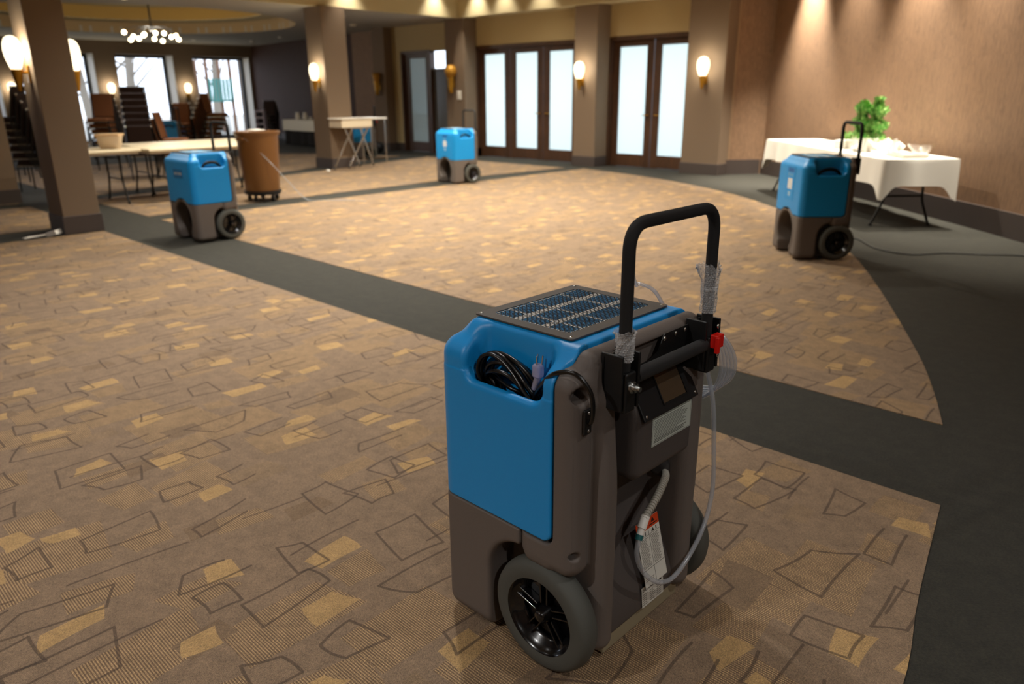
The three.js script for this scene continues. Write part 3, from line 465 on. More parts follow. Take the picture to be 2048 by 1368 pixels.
function dehumidifier(label, pos, ry, hi) {
  const t = thing('dehumidifier', label, 'dehumidifier', pos, ry, 'blue portable dehumidifiers'), g = hi ? G.hi : G.lo;
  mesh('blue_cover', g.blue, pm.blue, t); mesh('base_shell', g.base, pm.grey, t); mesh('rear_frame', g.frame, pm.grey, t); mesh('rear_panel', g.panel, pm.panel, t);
  addWheel(t, 1); addWheel(t, -1);
  mesh('axle', rod([0.11, 0.1585, -HW + 0.03], [0.11, 0.1585, HW - 0.03], 0.011), M.darkMetal, t);
  mesh('bottom_plate', rbox(0.2, 0.062, 0.36, 0.118, 0.048, -0.02, 0.004), pm.beigePlate, t);
  // handle
  mesh('handle', path([[0.256, 0.8, 0.175], [0.256, 1.178, 0.175], [0.256, 1.178, -0.188], [0.256, 0.8, -0.188]], 0.0148, 0.062, 14), pm.grip, t);
  mesh('grip_bar', rod([0.262, 0.822, 0.14], [0.262, 0.822, -0.2], 0.0175, 18), pm.grip, t);
  for (const [z, s] of [[0.175, 1], [-0.188, -1]]) {
    const b = mesh('handle_bracket', join(rbox(0.06, 0.135, 0.008, 0.242, 0.82, z + 0.026, 0.003), rbox(0.07, 0.135, 0.008, 0.245, 0.82, z - 0.028, 0.003), rbox(0.008, 0.13, 0.06, 0.222, 0.815, z, 0.003), rbox(0.045, 0.1, 0.04, 0.256, 0.795, z, 0.006)), M.black, t);
    if (hi && s > 0) { const bolt = join(cyl(0.0145, 0.0145, 0.004, 20, 0, 0, 0), cyl(0.011, 0.011, 0.012, 6, 0, 0.006, 0), cyl(0.006, 0.006, 0.02, 12, 0, 0.012, 0)); bolt.rotateX(0); bolt.rotateZ(-Math.PI / 2); bolt.translate(0.281, 0.81, z); mesh('bolt', bolt, pm.zinc, b); }
    if (hi && s < 0) for (const [y, zz] of [[0.87, z - 0.012], [0.79, z - 0.02]]) mesh('screw', new THREE.SphereGeometry(0.006, 12, 8).scale(0.6, 1, 1).translate(0.283, y, zz), pm.zinc, b);
  }
  mesh('latch', join(rbox(0.022, 0.036, 0.034, 0.288, 0.834, -0.19, 0.003), rbox(0.012, 0.044, 0.012, 0.3, 0.828, -0.172, 0.003)), pm.red, t);
  if (hi) {
    const bp = new THREE.Shape([[-0.2, 0.872], [-0.05, 0.872], [-0.045, 0.868], [-0.02, 0.83], [0.02, 0.818], [0.14, 0.815], [0.14, 0.775], [-0.2, 0.775]].map((p) => new THREE.Vector2(-p[0], p[1])));
    const plate = new THREE.ExtrudeGeometry(bp, { depth: 0.003, bevelEnabled: false }); plate.rotateY(Math.PI / 2); plate.translate(0.217, 0, 0); const hb = mesh('handle_plate', plate, M.black, t);
    for (const [z, y] of [[-0.045, 0.86], [-0.095, 0.862], [-0.14, 0.862], [-0.178, 0.862]]) mesh('screw', new THREE.SphereGeometry(0.0058, 12, 8).scale(0.6, 1, 1).translate(0.222, y, z), pm.zinc, hb);
  }
  // top intake plate
  const Y = 0.894, ps = new THREE.Shape(); const rr = (s, x0, x1, y0, y1, r) => { s.moveTo(x0 + r, y0); s.lineTo(x1 - r, y0); s.quadraticCurveTo(x1, y0, x1, y0 + r); s.lineTo(x1, y1 - r); s.quadraticCurveTo(x1, y1, x1 - r, y1); s.lineTo(x0 + r, y1); s.quadraticCurveTo(x0, y1, x0, y1 - r); s.lineTo(x0, y0 + r); s.quadraticCurveTo(x0, y0, x0 + r, y0); };
  rr(ps, -0.2, 0.132, -0.2, 0.212, 0.012); const hole = new THREE.Path(); rr(hole, -0.165, 0.095, -0.168, 0.176, 0.02); ps.holes.push(hole);
  const pg = new THREE.ExtrudeGeometry(ps, { depth: 0.004, bevelEnabled: false, curveSegments: 8 }); pg.rotateX(Math.PI / 2); pg.translate(0, Y + 0.005, 0); const plate = mesh('intake_plate', uvBox(pg), pm.plate, t);
  if (hi) {
    const fb = []; for (let i = 0; i < 30; i++) { const x0 = -0.163 + i * 0.0086; fb.push(rod([x0, Y - 0.0005, -0.174], [x0, Y - 0.0005, 0.18], 0.0044, 6)); } mesh('filter', join(fb), pm.filterBlue, plate);
    for (const x of [-0.085, 0.01]) mesh('filter_strip', box(0.022, 0.004, 0.34, x, Y + 0.0017, 0.002), pm.filterWhite, plate);
    for (const z of [-0.09, 0.03, 0.12]) mesh('filter_strip', box(0.256, 0.004, 0.012, -0.035, Y + 0.0015, z), pm.filterWhite, plate);
    for (const [x, z, a, b] of [[-0.16, 0.002, 0.014, 0.35], [0.09, 0.002, 0.012, 0.35], [-0.035, 0.174, 0.256, 0.012], [-0.035, -0.17, 0.256, 0.012]]) mesh('filter_strip', box(a, 0.004, b, x, Y + 0.001, z), pm.filterWhite, plate);
    const bars = [], sx = 0.0155, sz = 0.0082; for (let i = 0; i < 17; i++) for (let j = 0; j < 42; j++) { const x = -0.163 + i * sx + (j & 1 ? sx / 2 : 0), z = -0.168 + j * sz; if (x > 0.094) continue; bars.push(box(0.0014, 0.0012, sz, x, Y + 0.0042, z + sz / 2)); if (x + sx / 2 < 0.094) bars.push(box(sx, 0.0014, 0.0011, x + sx / 2, Y + 0.0042, z)); }
    const ms = mesh('wire_screen', join(bars), M.black, plate); ms.userData.kind = 'stuff';
    for (const [x, z] of [[-0.187, 0.198], [-0.187, -0.187], [0.118, 0.198], [0.118, -0.187]]) mesh('screw', new THREE.SphereGeometry(0.0045, 10, 8).scale(1, 0.5, 1).translate(x, Y + 0.005, z), pm.zinc, plate);
  } else { mesh('filter', box(0.258, 0.004, 0.352, -0.035, Y, 0.002), pm.filterBlue, plate); mesh('filter_strip', join(box(0.013, 0.004, 0.35, -0.085, Y + 0.002, 0), box(0.013, 0.004, 0.35, 0.01, Y + 0.002, 0)), pm.filterWhite, plate); }
  // control panel on the slanted face
  const cp = new THREE.Group(); cp.name = 'control_panel'; t.add(cp); cp.position.set(0.2235, 0.728, -0.05); cp.rotation.order = 'YZX'; cp.rotation.set(0, Math.PI / 2, 0); const tilt = Math.atan2(0.482, 0.876);
  const inner = (name, geo, m, par) => { geo.rotateX(-tilt); return mesh(name, geo, m, par); };
  const face = inner('face_plate', rbox(0.25, 0.118, 0.008, 0, 0, 0.002, 0.003), M.black, cp);
  inner('screen', rbox(0.105, 0.088, 0.004, 0.022, 0.006, 0.0055, 0.002), pm.screen, cp);
  inner('screen_bezel', join(box(0.112, 0.005, 0.006, 0.022, 0.052, 0.006), box(0.112, 0.004, 0.006, 0.022, -0.04, 0.006), box(0.004, 0.094, 0.006, -0.033, 0.006, 0.006), box(0.004, 0.094, 0.006, 0.077, 0.006, 0.006)), M.black, cp);
  if (hi) for (const [x, y] of [[-0.113, 0.048], [0.113, 0.048], [-0.113, -0.048], [0.113, -0.048]]) inner('screw', new THREE.SphereGeometry(0.0042, 10, 8).scale(1, 1, 0.5).translate(x, y, 0.0065), M.steel, cp);
  // labels, hose, cord
  decal('notice_label', 0.185, 0.078, noticeTex, t, [0.2445, 0.628, -0.07], Math.PI / 2);
  if (hi) {
    decal('warning_label', 0.105, 0.185, labelTex, t, [0.2175, 0.238, -0.052], Math.PI / 2, -0.25); decal('rating_label', 0.105, 0.062, smallTex, t, [0.2315, 0.113, -0.048], Math.PI / 2, -0.1);
    const hose = []; for (const p of curve([[0.19, 0.435, -0.14], [0.222, 0.45, -0.09], [0.24, 0.43, -0.03], [0.25, 0.395, 0.045]]).getPoints(60)) hose.push(p);
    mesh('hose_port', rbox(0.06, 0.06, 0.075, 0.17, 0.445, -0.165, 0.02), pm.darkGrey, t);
    const cs = hose.filter((_, i) => i % 2 === 0).map((p, i, a) => { const q = a[Math.min(a.length - 1, i + 1)], d = (i < a.length - 1 ? q.clone().sub(p) : p.clone().sub(a[i - 1])).normalize(), g = new THREE.TorusGeometry(0.0092, 0.0022, 6, 16); g.applyQuaternion(new THREE.Quaternion().setFromUnitVectors(V(0, 0, 1), d)); return g.translate(p.x, p.y, p.z); });
    mesh('ribbed_hose', join(cs, new THREE.TubeGeometry(new THREE.CatmullRomCurve3(hose), 50, 0.0092, 10)), pm.corr, t);
    const fit = mesh('hose_fitting', join(rod([0.2485, 0.4, 0.038], [0.252, 0.374, 0.06], 0.0125, 16), rod([0.252, 0.376, 0.058], [0.254, 0.356, 0.071], 0.0095, 14)), pm.whitePlastic, t); mesh('hose_clamp', rod([0.2535, 0.36, 0.068], [0.2545, 0.348, 0.075], 0.0105, 14), pm.teal, fit);
    mesh('drain_hose', tube([[0.254, 0.356, 0.071], [0.257, 0.31, 0.082], [0.262, 0.25, 0.06], [0.268, 0.18, -0.01], [0.27, 0.155, -0.08], [0.268, 0.175, -0.16], [0.264, 0.24, -0.25], [0.256, 0.33, -0.3], [0.24, 0.46, -0.318], [0.22, 0.62, -0.32], [0.16, 0.76, -0.335]], 0.0068, 120, 10), pm.clear, t);
    const coil = []; for (let k = 0; k < 5; k++) { const a = 0.012 * k, pts = []; for (let i = 0; i < 16; i++) { const q = i / 16 * Math.PI * 2; pts.push([0.14 + Math.cos(q) * (0.1 + 0.006 * k), 0.72 + Math.sin(q) * (0.13 - 0.006 * k) , -0.318 - a * 0.75 + 0.02 * Math.sin(q)]); } coil.push(tube(pts, 0.0058, 64, 8, true)); }
    mesh('hose_coil', join(coil), pm.clear, t);
    mesh('hose_tail', tube([[0.06, 0.84, -0.31], [0.02, 0.905, -0.29], [-0.04, 0.915, -0.285], [-0.09, 0.9, -0.3]], 0.0055, 40, 8), pm.clear, t);
    mesh('hose_tail', tube([[-0.02, 0.91, -0.27], [-0.03, 0.93, -0.268], [-0.035, 0.965, -0.266]], 0.005, 20, 8), pm.clear, t);
    for (const [z, y, h, f, s] of [[0.175, 0.868, 0.07, 0.1, 3], [-0.188, 0.905, 0.075, 0.08, 7], [-0.188, 0.965, 0.07, 1.1, 11], [0.175, 0.91, 0.035, 0.9, 13]]) { const b = mesh('bubble_wrap', ragged(s, h, 0.0185, f), pm.wrap, t); b.position.set(0.256, y, z); }
    // cord in the side pocket
    const r = rng(21), loops = [];
    for (let k = 0; k < 8; k++) {
      const cx = -0.028 + (r() - 0.5) * 0.03, L = 0.1 - k * 0.0075, H = 0.1 - k * 0.009, zc = 0.236 + (k % 3) * 0.0125, sk = 0.02 + r() * 0.03, pts = [];
      for (let i = 0; i < 14; i++) { const q = i / 14 * Math.PI * 2, cxx = Math.cos(q), s = Math.sin(q); pts.push([cx + cxx * L + (s > 0 ? -sk * s : 0), 0.735 + s * H + 0.01 * Math.cos(q * 2 + k), clamp(zc + 0.008 * Math.sin(q * 2 + k), 0.236, 0.268) + (s > 0.4 ? 0.006 : 0)]); }
      loops.push(tube(pts, 0.0056, 80, 10, true));
    }
    loops.push(tube([[0.04, 0.7, 0.25], [0.06, 0.75, 0.262], [0.1, 0.8, 0.278], [0.15, 0.842, 0.29], [0.2, 0.852, 0.283], [0.236, 0.815, 0.272], [0.242, 0.765, 0.268], [0.232, 0.735, 0.264], [0.222, 0.737, 0.262]], 0.0056, 80, 10));
    mesh('power_cord', join(loops), pm.cord, t);
    const plug = mesh('plug', join(rbox(0.026, 0.036, 0.024, 0.062, 0.815, 0.252, 0.008, 3), rod([0.062, 0.8, 0.252], [0.05, 0.765, 0.25], 0.009, 12)), pm.plug, t);
    for (const [x, z] of [[0.054, 0.247], [0.07, 0.247], [0.062, 0.258]]) mesh('prong', rod([x, 0.83, z], [x + 0.003, 0.855, z], 0.0024, 8), M.chrome, plug);
    const cl = mesh('cord_clamp', rbox(0.008, 0.062, 0.026, 0.2225, 0.735, 0.262, 0.003), M.black, t); for (const dy of [-0.022, 0, 0.022]) mesh('screw', new THREE.SphereGeometry(0.0042, 10, 8).scale(0.6, 1, 1).translate(0.2268, 0.735 + dy, 0.262), pm.zinc, cl);
  }
  // front fan opening
  const gr = []; for (let k = 0; k < 9; k++) gr.push(new THREE.TorusGeometry(0.02 + k * 0.0185, 0.0028, 5, 36).rotateY(Math.PI / 2).translate(-0.13, 0.225, 0)); for (let k = 0; k < 6; k++) { const a = k * Math.PI / 6; gr.push(rod([-0.13, 0.225 - Math.sin(a) * 0.172, -Math.cos(a) * 0.172], [-0.13, 0.225 + Math.sin(a) * 0.172, Math.cos(a) * 0.172], 0.003, 5)); }
  const grille = mesh('fan_grille', join(gr), M.black, t); grille.userData.kind = 'stuff';
  mesh('fan_ring', join(cyl(0.13, 0.13, 0.03, 32, 0, 0, 0).rotateZ(Math.PI / 2).translate(-0.105, 0.225, 0)), mat('#6a6152', 0.6), t); mesh('fan_hub', at(cyl(0.05, 0.06, 0.03, 24).rotateZ(Math.PI / 2), -0.125, 0.225, 0), M.black, t);
  if (!hi) {
    mesh('power_cord', join([0, 1, 2].map((k) => tube([[-0.12, 0.72, 0.255], [-0.1, 0.762 + k * 0.012, 0.25 + k * 0.008], [-0.02, 0.79 + k * 0.01, 0.262], [0.06, 0.765 + k * 0.01, 0.25 + k * 0.006], [0.09, 0.71, 0.255], [-0.02, 0.7, 0.25]], 0.006, 48, 6, true))), pm.cord, t);
  }
  return t;
}
const mFront = dehumidifier('blue dehumidifier in sharp focus with bubble wrap on its handle', [-1.172, 0.004, -1.49], 0, true);
const mR = dehumidifier('blue dehumidifier standing by the white tablecloth, cable trailing from it', [-2.75, 0.004, -6.87], Math.PI / 4, false);
decal('front_sticker', 0.2, 0.3, frontTex, mR, [XF - 0.0015, 0.66, 0.02], -Math.PI / 2);
const mC = dup(mR, 'blue dehumidifier in front of the triple glazed doors', [-9.68, 0.004, -8.72], 1.42);
const mL = dehumidifier('blue dehumidifier beside the brown bin, black cord bundled in its side pocket', [-7.85, 0.004, -3.46], 1.6, false);
decal('model_sticker', 0.2, 0.09, lgrTex, mL, [XF - 0.0015, 0.69, 0.02], -Math.PI / 2);
dup(mR, 'blue dehumidifier between the chair stacks near the windows', [-18.2, 0.004, -7.35], 1.4);
dup(mR, 'blue dehumidifier half hidden behind the tray table', [-15.0, 0.004, -10.6], 0.9);
// ---------- tables ----------
function foldingLegs(t, L, W, m, names = 'leg') {
  for (const s of [-1, 1]) for (const k of [-1, 1]) {
    const x = s * (L / 2 - 0.26), l = mesh('leg', path([[x, 0.7, k * (W / 2 - 0.17)], [x, 0.3, k * (W / 2 - 0.17)], [x, 0.012, k * (W / 2 - 0.05)]], 0.0145, 0.08, 8), m, t);
    mesh('foot_cap', cyl(0.018, 0.02, 0.03, 10, x, 0.015, k * (W / 2 - 0.05)), M.black, l);
  }
  for (const s of [-1, 1]) { const x = s * (L / 2 - 0.26); for (const y of [0.33, 0.62]) mesh('crossbar', rod([x, y, -W / 2 + 0.17], [x, y, W / 2 - 0.17], 0.011), m, t); mesh('brace', rod([x, 0.6, 0], [x - s * 0.32, 0.7, 0], 0.008), m, t); }
}
function foldingTable(label, x, z, L, W, ry) {
  const t = thing('folding_table', label, 'table', [x, 0.004, z], ry, 'folding tables');
  mesh('table_top', rbox(L, 0.045, W, 0, 0.722, 0, 0.018, 3), M.plasticTable, t); mesh('rim', rbox(L - 0.06, 0.03, W - 0.06, 0, 0.69, 0, 0.01), M.white, t); foldingLegs(t, L, W, M.darkMetal); return t;
}
foldingTable('cream folding table holding the lidded tub, half behind the thick pillar', -11.62, -3.62, 1.0, 0.86, Math.PI / 2);
foldingTable('cream folding table standing behind the machine with the cord bundle', -11.38, -5.1, 1.95, 0.86, Math.PI / 2);
foldingTable('cream folding table pushed against the back of its twin before the chairs', -12.28, -5.2, 1.95, 0.8, Math.PI / 2);
function clothSkirt(L, W, y, drop, corner, fold, seed) {
  const P = [], N = 220, r = 0.03, per = 2 * (L + W);
  for (let i = 0; i < N; i++) {
    let s = i / N * per, p, n, c;
    if (s < L) { p = [-L / 2 + s, W / 2]; n = [0, 1]; c = Math.min(s, L - s); } else if (s < L + W) { s -= L; p = [L / 2, W / 2 - s]; n = [1, 0]; c = Math.min(s, W - s); } else if (s < 2 * L + W) { s -= L + W; p = [L / 2 - s, -W / 2]; n = [0, -1]; c = Math.min(s, L - s); } else { s -= 2 * L + W; p = [-L / 2, -W / 2 + s]; n = [-1, 0]; c = Math.min(s, W - s); }
    P.push({ p, n, c, s: i / N * per });
  }
  const pos = [], idx = [], m = 14, q = valueNoise(seed, 64);
  for (let j = 0; j <= m; j++) for (let i = 0; i < N; i++) {
    const { p, n, c, s } = P[i], v = j / m, k = Math.exp(-((c / 0.085) ** 2)), d = drop + corner * k + 0.02 * (q(s * 1.3, 3) - 0.5), cx = Math.sign(p[0]), cz = Math.sign(p[1]);
    const out = 0.012 + Math.sqrt(v) * 0.014 + v * (fold * (q(s * 5, 9) - 0.35) + 0.012 * Math.sin(s * 13)) * (1 - 0.4 * k), nx = n[0] + k * cx * (n[0] ? 0 : 0.35), nz = n[1] + k * cz * (n[1] ? 0 : 0.35);
    pos.push(p[0] + nx * out, y - v * d - (v < 0.08 ? 0 : 0), p[1] + nz * out);
  }
  for (let j = 0; j < m; j++) for (let i = 0; i < N; i++) { const a = j * N + i, b = j * N + (i + 1) % N, c = a + N, d = b + N; idx.push(a, c, b, b, c, d); }
  const ctr = pos.length / 3; pos.push(0, y + 0.001, 0); for (let i = 0; i < N; i++) idx.push(ctr, i, (i + 1) % N);
  const g = new THREE.BufferGeometry(); g.setAttribute('position', new THREE.Float32BufferAttribute(pos, 3)); g.setIndex(idx); const f = toCreasedNormals(g, 0.9); f.setAttribute('uv', new THREE.Float32BufferAttribute(new Float32Array(f.attributes.position.count * 2), 2)); return f;
}
M.cloth.side = THREE.DoubleSide;
const TR = [-3.77, -10.2], TRr = -0.79;
{ const t = thing('folding_table', 'folding table under the long white tablecloth by the curved wall', 'table', [TR[0], 0, TR[1]], TRr, 'folding tables'); mesh('table_top', rbox(3.66, 0.045, 0.76, 0, 0.722, 0, 0.015), M.plasticTable, t); foldingLegs(t, 3.66, 0.76, M.darkMetal);
  const c = mesh('tablecloth', clothSkirt(3.68, 0.79, 0.752, 0.28, 0.16, 0.06, 41), M.cloth, scene); c.position.set(TR[0], 0, TR[1]); c.rotation.y = TRr; tag(c, 'long white tablecloth with a drooping corner by the curved wall', 'tablecloth'); }
const onR = (a, b, y = 0.757) => { const c = Math.cos(TRr), s = Math.sin(TRr); return [TR[0] + a * c + b * s, y, TR[1] - a * s + b * c]; };
{ // potted evergreen
  const t = thing('potted_plant', 'bushy two-lobed green plant in a white pot on the white tablecloth', 'plant', onR(0.42, -0.05)), r = rng(55);
  mesh('pot', lathe([[0, 0], [0.13, 0], [0.15, 0.02], [0.17, 0.13], [0.178, 0.14], [0.165, 0.14], [0.15, 0.11], [0, 0.11]], 28), M.white, t);
  const stem = []; for (const s of [-1, 1]) stem.push(tube([[0.02 * s, 0.1, 0], [0.07 * s, 0.3, 0.01], [0.085 * s, 0.6, 0]], 0.012, 16, 6)); mesh('stems', join(stem), mat('#4a3020', 0.9), t);
  const leaf = new THREE.BufferGeometry(); leaf.setAttribute('position', new THREE.Float32BufferAttribute([0, 0, 0, 0.012, 0.02, 0.003, 0, 0.042, 0, -0.012, 0.02, 0.003], 3)); leaf.setIndex([0, 1, 2, 0, 2, 3]); leaf.computeVertexNormals();
  const shades = ['#5f9a3c', '#3f8a2c', '#8fb860'].map((c) => mat(c, 0.7, { side: THREE.DoubleSide })), sets = [[], [], []], e = new THREE.Euler();
  const lobe = (k) => [[-0.085, 0.0, 0.56, 0.125], [0.09, 0.01, 0.6, 0.135]][k];
  for (let i = 0; i < 3600; i++) { const k = i & 1, [lx, lz, h, w] = lobe(k), v = Math.pow(r(), 0.8), y = 0.1 + v * (h - 0.1), wob = w * (0.8 + 0.35 * Math.sin(v * 17 + k * 2)) * (1 - 0.55 * v * v) * (v < 0.18 ? 1.5 : 1), a = r() * 6.283, q = wob * (0.55 + 0.5 * r()); const g = leaf.clone(); e.set((r() - 0.5) * 2.2, a, (r() - 0.5) * 2.2); g.applyMatrix4(new THREE.Matrix4().makeRotationFromEuler(e)); g.translate(lx + Math.cos(a) * q, y, lz + Math.sin(a) * q); sets[Math.min(2, Math.floor(r() * 3))].push(g); }
  sets.forEach((s, i) => { const f = mesh('foliage', join(s.map((g) => { g = g.toNonIndexed(); g.setAttribute('uv', new THREE.Float32BufferAttribute(new Float32Array(12), 2)); return g; })), shades[i], t); f.userData.kind = 'stuff'; });
}
{ // white crockery and folded napkins beside the plant
  const plate = (n) => lathe([[0, 0], [0.09, 0], [0.13, 0.016], [0.135, 0.02], [0.09, 0.008], [0, 0.006]], 28);
  tag(Object.assign(mesh('serving_box', rbox(0.16, 0.1, 0.22, 0, 0.05, 0, 0.012), M.white, scene)), 'white box left of the plant pot on the tablecloth', 'box').position.set(...onR(0.16, 0.12));
  const napkin = (seed) => { const g = []; for (let k = 0; k < 4; k++) { const c = new THREE.ConeGeometry(0.06, 0.17 - k * 0.015, 4, 1).scale(1, 1, 0.35); c.rotateZ((k - 1.5) * 0.42); c.translate((k - 1.5) * 0.035, 0.105, (k % 2) * 0.02); g.push(c); } return join(g); };
  for (const [a, b, ry, l] of [[1.0, -0.02, 0.4, 'white folded napkin close to the plant'], [1.22, 0.0, 1.1, 'white folded napkin fan near the table end'], [1.1, 0.26, 0.2, 'white winged napkin fan at the tray']]) { const m = mesh('napkin', napkin(1), M.cloth, scene); m.position.set(...onR(a, b)); m.rotation.y = ry; tag(m, l, 'napkin', 'folded napkins'); }
  const bowl = thing('glass_bowl', 'wide clear glass bowl between the napkins', 'bowl', onR(1.3, -0.27)); mesh('bowl', lathe([[0, 0.004], [0.06, 0.004], [0.14, 0.09], [0.15, 0.12], [0.145, 0.12], [0.13, 0.09], [0.05, 0.012], [0, 0.012]], 32), M.glass, bowl);
  for (let k = 0; k < 3; k++) { const m = mesh('plate', plate(), M.white, scene); m.position.set(...onR(0.78, 0.16, 0.757 + k * 0.012)); tag(m, ['lowest white plate of the small stack beside the plant', 'middle white plate of the small stack beside the plant', 'top white plate of the small stack beside the plant'][k], 'plate', 'stacked plates'); }
  const tr = mesh('tray', join(rbox(0.4, 0.015, 0.28, 0, 0.008, 0, 0.004), rbox(0.4, 0.03, 0.012, 0, 0.02, 0.135, 0.004), rbox(0.4, 0.03, 0.012, 0, 0.02, -0.135, 0.004), rbox(0.012, 0.03, 0.28, 0.195, 0.02, 0, 0.004), rbox(0.012, 0.03, 0.28, -0.195, 0.02, 0, 0.004)), M.trimWhite, scene); tr.position.set(...onR(1.55, 0.02)); tr.rotation.y = TRr; tag(tr, 'pale shallow tray near the end of the tablecloth', 'tray');
}
// things on the long table
{ const t = thing('storage_tub', 'pale lidded tub standing on the cream table by the pillar', 'tub', [-11.5, 0.749, -3.83], 0.9); mesh('tub_body', lathe([[0, 0], [0.12, 0], [0.155, 0.17], [0.16, 0.18], [0.15, 0.18], [0.115, 0.01], [0, 0.01]], 4).rotateY(Math.PI / 4).scale(1.3, 1, 1), phys('#d9c4ac', 0.4), t); mesh('lid', rbox(0.32, 0.025, 0.25, 0, 0.19, 0, 0.008), mat('#d7b48a', 0.5), t);
  for (const [x, z, l] of [[-11.72, -3.62, 'clear tumbler left of the lidded tub'], [-11.6, -3.55, 'clear tumbler at the tub corner'], [-11.28, -3.86, 'clear tumbler right of the lidded tub']]) tag(Object.assign(mesh('tumbler', at(lathe([[0, 0], [0.03, 0], [0.038, 0.1], [0.035, 0.1], [0.028, 0.006], [0, 0.006]], 20), x, 0.749, z), M.glass, scene)), l, 'tumbler', 'tumblers on the cream table'); }
// ---------- bin on a dolly ----------
{ const t = thing('waste_bin', 'tall brown waste bin on a wheeled dolly', 'bin', [-10.12, 0.004, -5.32], 0.2);
  mesh('bin_body', lathe([[0, 0.13], [0.225, 0.13], [0.24, 0.16], [0.285, 0.9], [0.31, 0.93], [0.318, 0.965], [0.3, 0.965], [0.27, 0.9], [0.22, 0.16], [0, 0.15]], 40), M.brownCan, t);
  for (const s of [-1, 1]) mesh('grip', rbox(0.14, 0.05, 0.04, 0, 0.87, s * 0.3, 0.012), M.brownCan, t);
  mesh('dolly', join(cyl(0.25, 0.25, 0.03, 32, 0, 0.11, 0), cyl(0.262, 0.262, 0.018, 32, 0, 0.135, 0)), M.black, t);
  for (let k = 0; k < 5; k++) { const a = k * 1.2566, c = mesh('caster', at(cyl(0.036, 0.036, 0.022, 16).rotateX(Math.PI / 2), Math.cos(a) * 0.2, 0.037, Math.sin(a) * 0.2), M.black, t); mesh('fork', box(0.03, 0.05, 0.034, Math.cos(a) * 0.2, 0.07, Math.sin(a) * 0.2), M.darkMetal, c); }
  const p = mesh('paper', rbox(0.22, 0.015, 0.16, -10.1, 0.985, -5.3, 0.004), M.white, scene); tag(p, 'white paper lying across the brown bin', 'paper');
  tag(mesh('clear_hose', tube([[-10.32, 0.975, -5.08], [-10.02, 0.9, -5.06], [-9.82, 0.55, -5.32], [-9.74, 0.28, -5.52], [-9.62, 0.02, -5.72], [-9.38, 0.012, -5.88], [-9.15, 0.012, -6.12], [-8.85, 0.012, -6.2]], 0.007, 90, 8), pm.clear, scene), 'thin clear hose hanging from the brown bin to the floor', 'hose'); }
// ---------- tray stand ----------
{ const t = thing('tray_stand', 'cross-legged chrome stand carrying a white bus tub', 'stand', [0, 0.004, 0]);
  for (const [a, b] of [[[-13.12, 0.8, -8.98], [-13.22, 0.012, -8.55]], [[-13.12, 0.8, -9.36], [-13.22, 0.012, -8.9]], [[-13.4, 0.8, -8.98], [-13.42, 0.012, -9.32]], [[-13.4, 0.8, -9.36], [-13.42, 0.012, -9.66]]]) { const l = mesh('leg', rod(a, b, 0.016, 12), M.chrome, t); mesh('foot_cap', rod(b, [b[0], b[1] + 0.03, b[2] + (a[2] - b[2]) * 0.04], 0.02, 10), M.black, l); }
  mesh('top_bar', join(rod([-13.12, 0.8, -8.94], [-13.12, 0.8, -9.4], 0.014), rod([-13.4, 0.8, -8.94], [-13.4, 0.8, -9.4], 0.014), rod([-13.12, 0.8, -8.98], [-13.4, 0.8, -8.98], 0.01), rod([-13.12, 0.8, -9.36], [-13.4, 0.8, -9.36], 0.01)), M.chrome, t);
  const b = thing('bus_tub', 'off-white bus tub resting on the cross-legged stand', 'tub', [-13.25, 0.82, -9.04]); const W = 0.44, L = 0.72, H = 0.17;
  mesh('tub_body', join(rbox(W, 0.01, L, 0, 0.005, 0, 0.004), rbox(0.014, H, L, W / 2, H / 2, 0, 0.005), rbox(0.014, H, L, -W / 2, H / 2, 0, 0.005), rbox(W, H, 0.014, 0, H / 2, L / 2, 0.005), rbox(W, H, 0.014, 0, H / 2, -L / 2, 0.005)), mat('#e3d3b8', 0.5), b); mesh('rim', join(rbox(0.045, 0.016, L + 0.05, W / 2 + 0.01, H, 0, 0.005), rbox(0.045, 0.016, L + 0.05, -W / 2 - 0.01, H, 0, 0.005), rbox(W, 0.016, 0.045, 0, H, L / 2 + 0.01, 0.005), rbox(W, 0.016, 0.045, 0, H, -L / 2 - 0.01, 0.005)), M.white, b);
  const s = thing('folding_table', 'narrow pale table behind the bus tub', 'table', [-14.0, 0.004, -9.95], 0, 'folding tables'); mesh('table_top', rbox(0.6, 0.04, 0.7, 0, 0.95, 0, 0.01), M.white, s); for (const x of [-0.26, 0.26]) for (const z of [-0.3, 0.3]) mesh('leg', rod([x, 0, z], [x, 0.935, z], 0.014), M.chrome, s); }
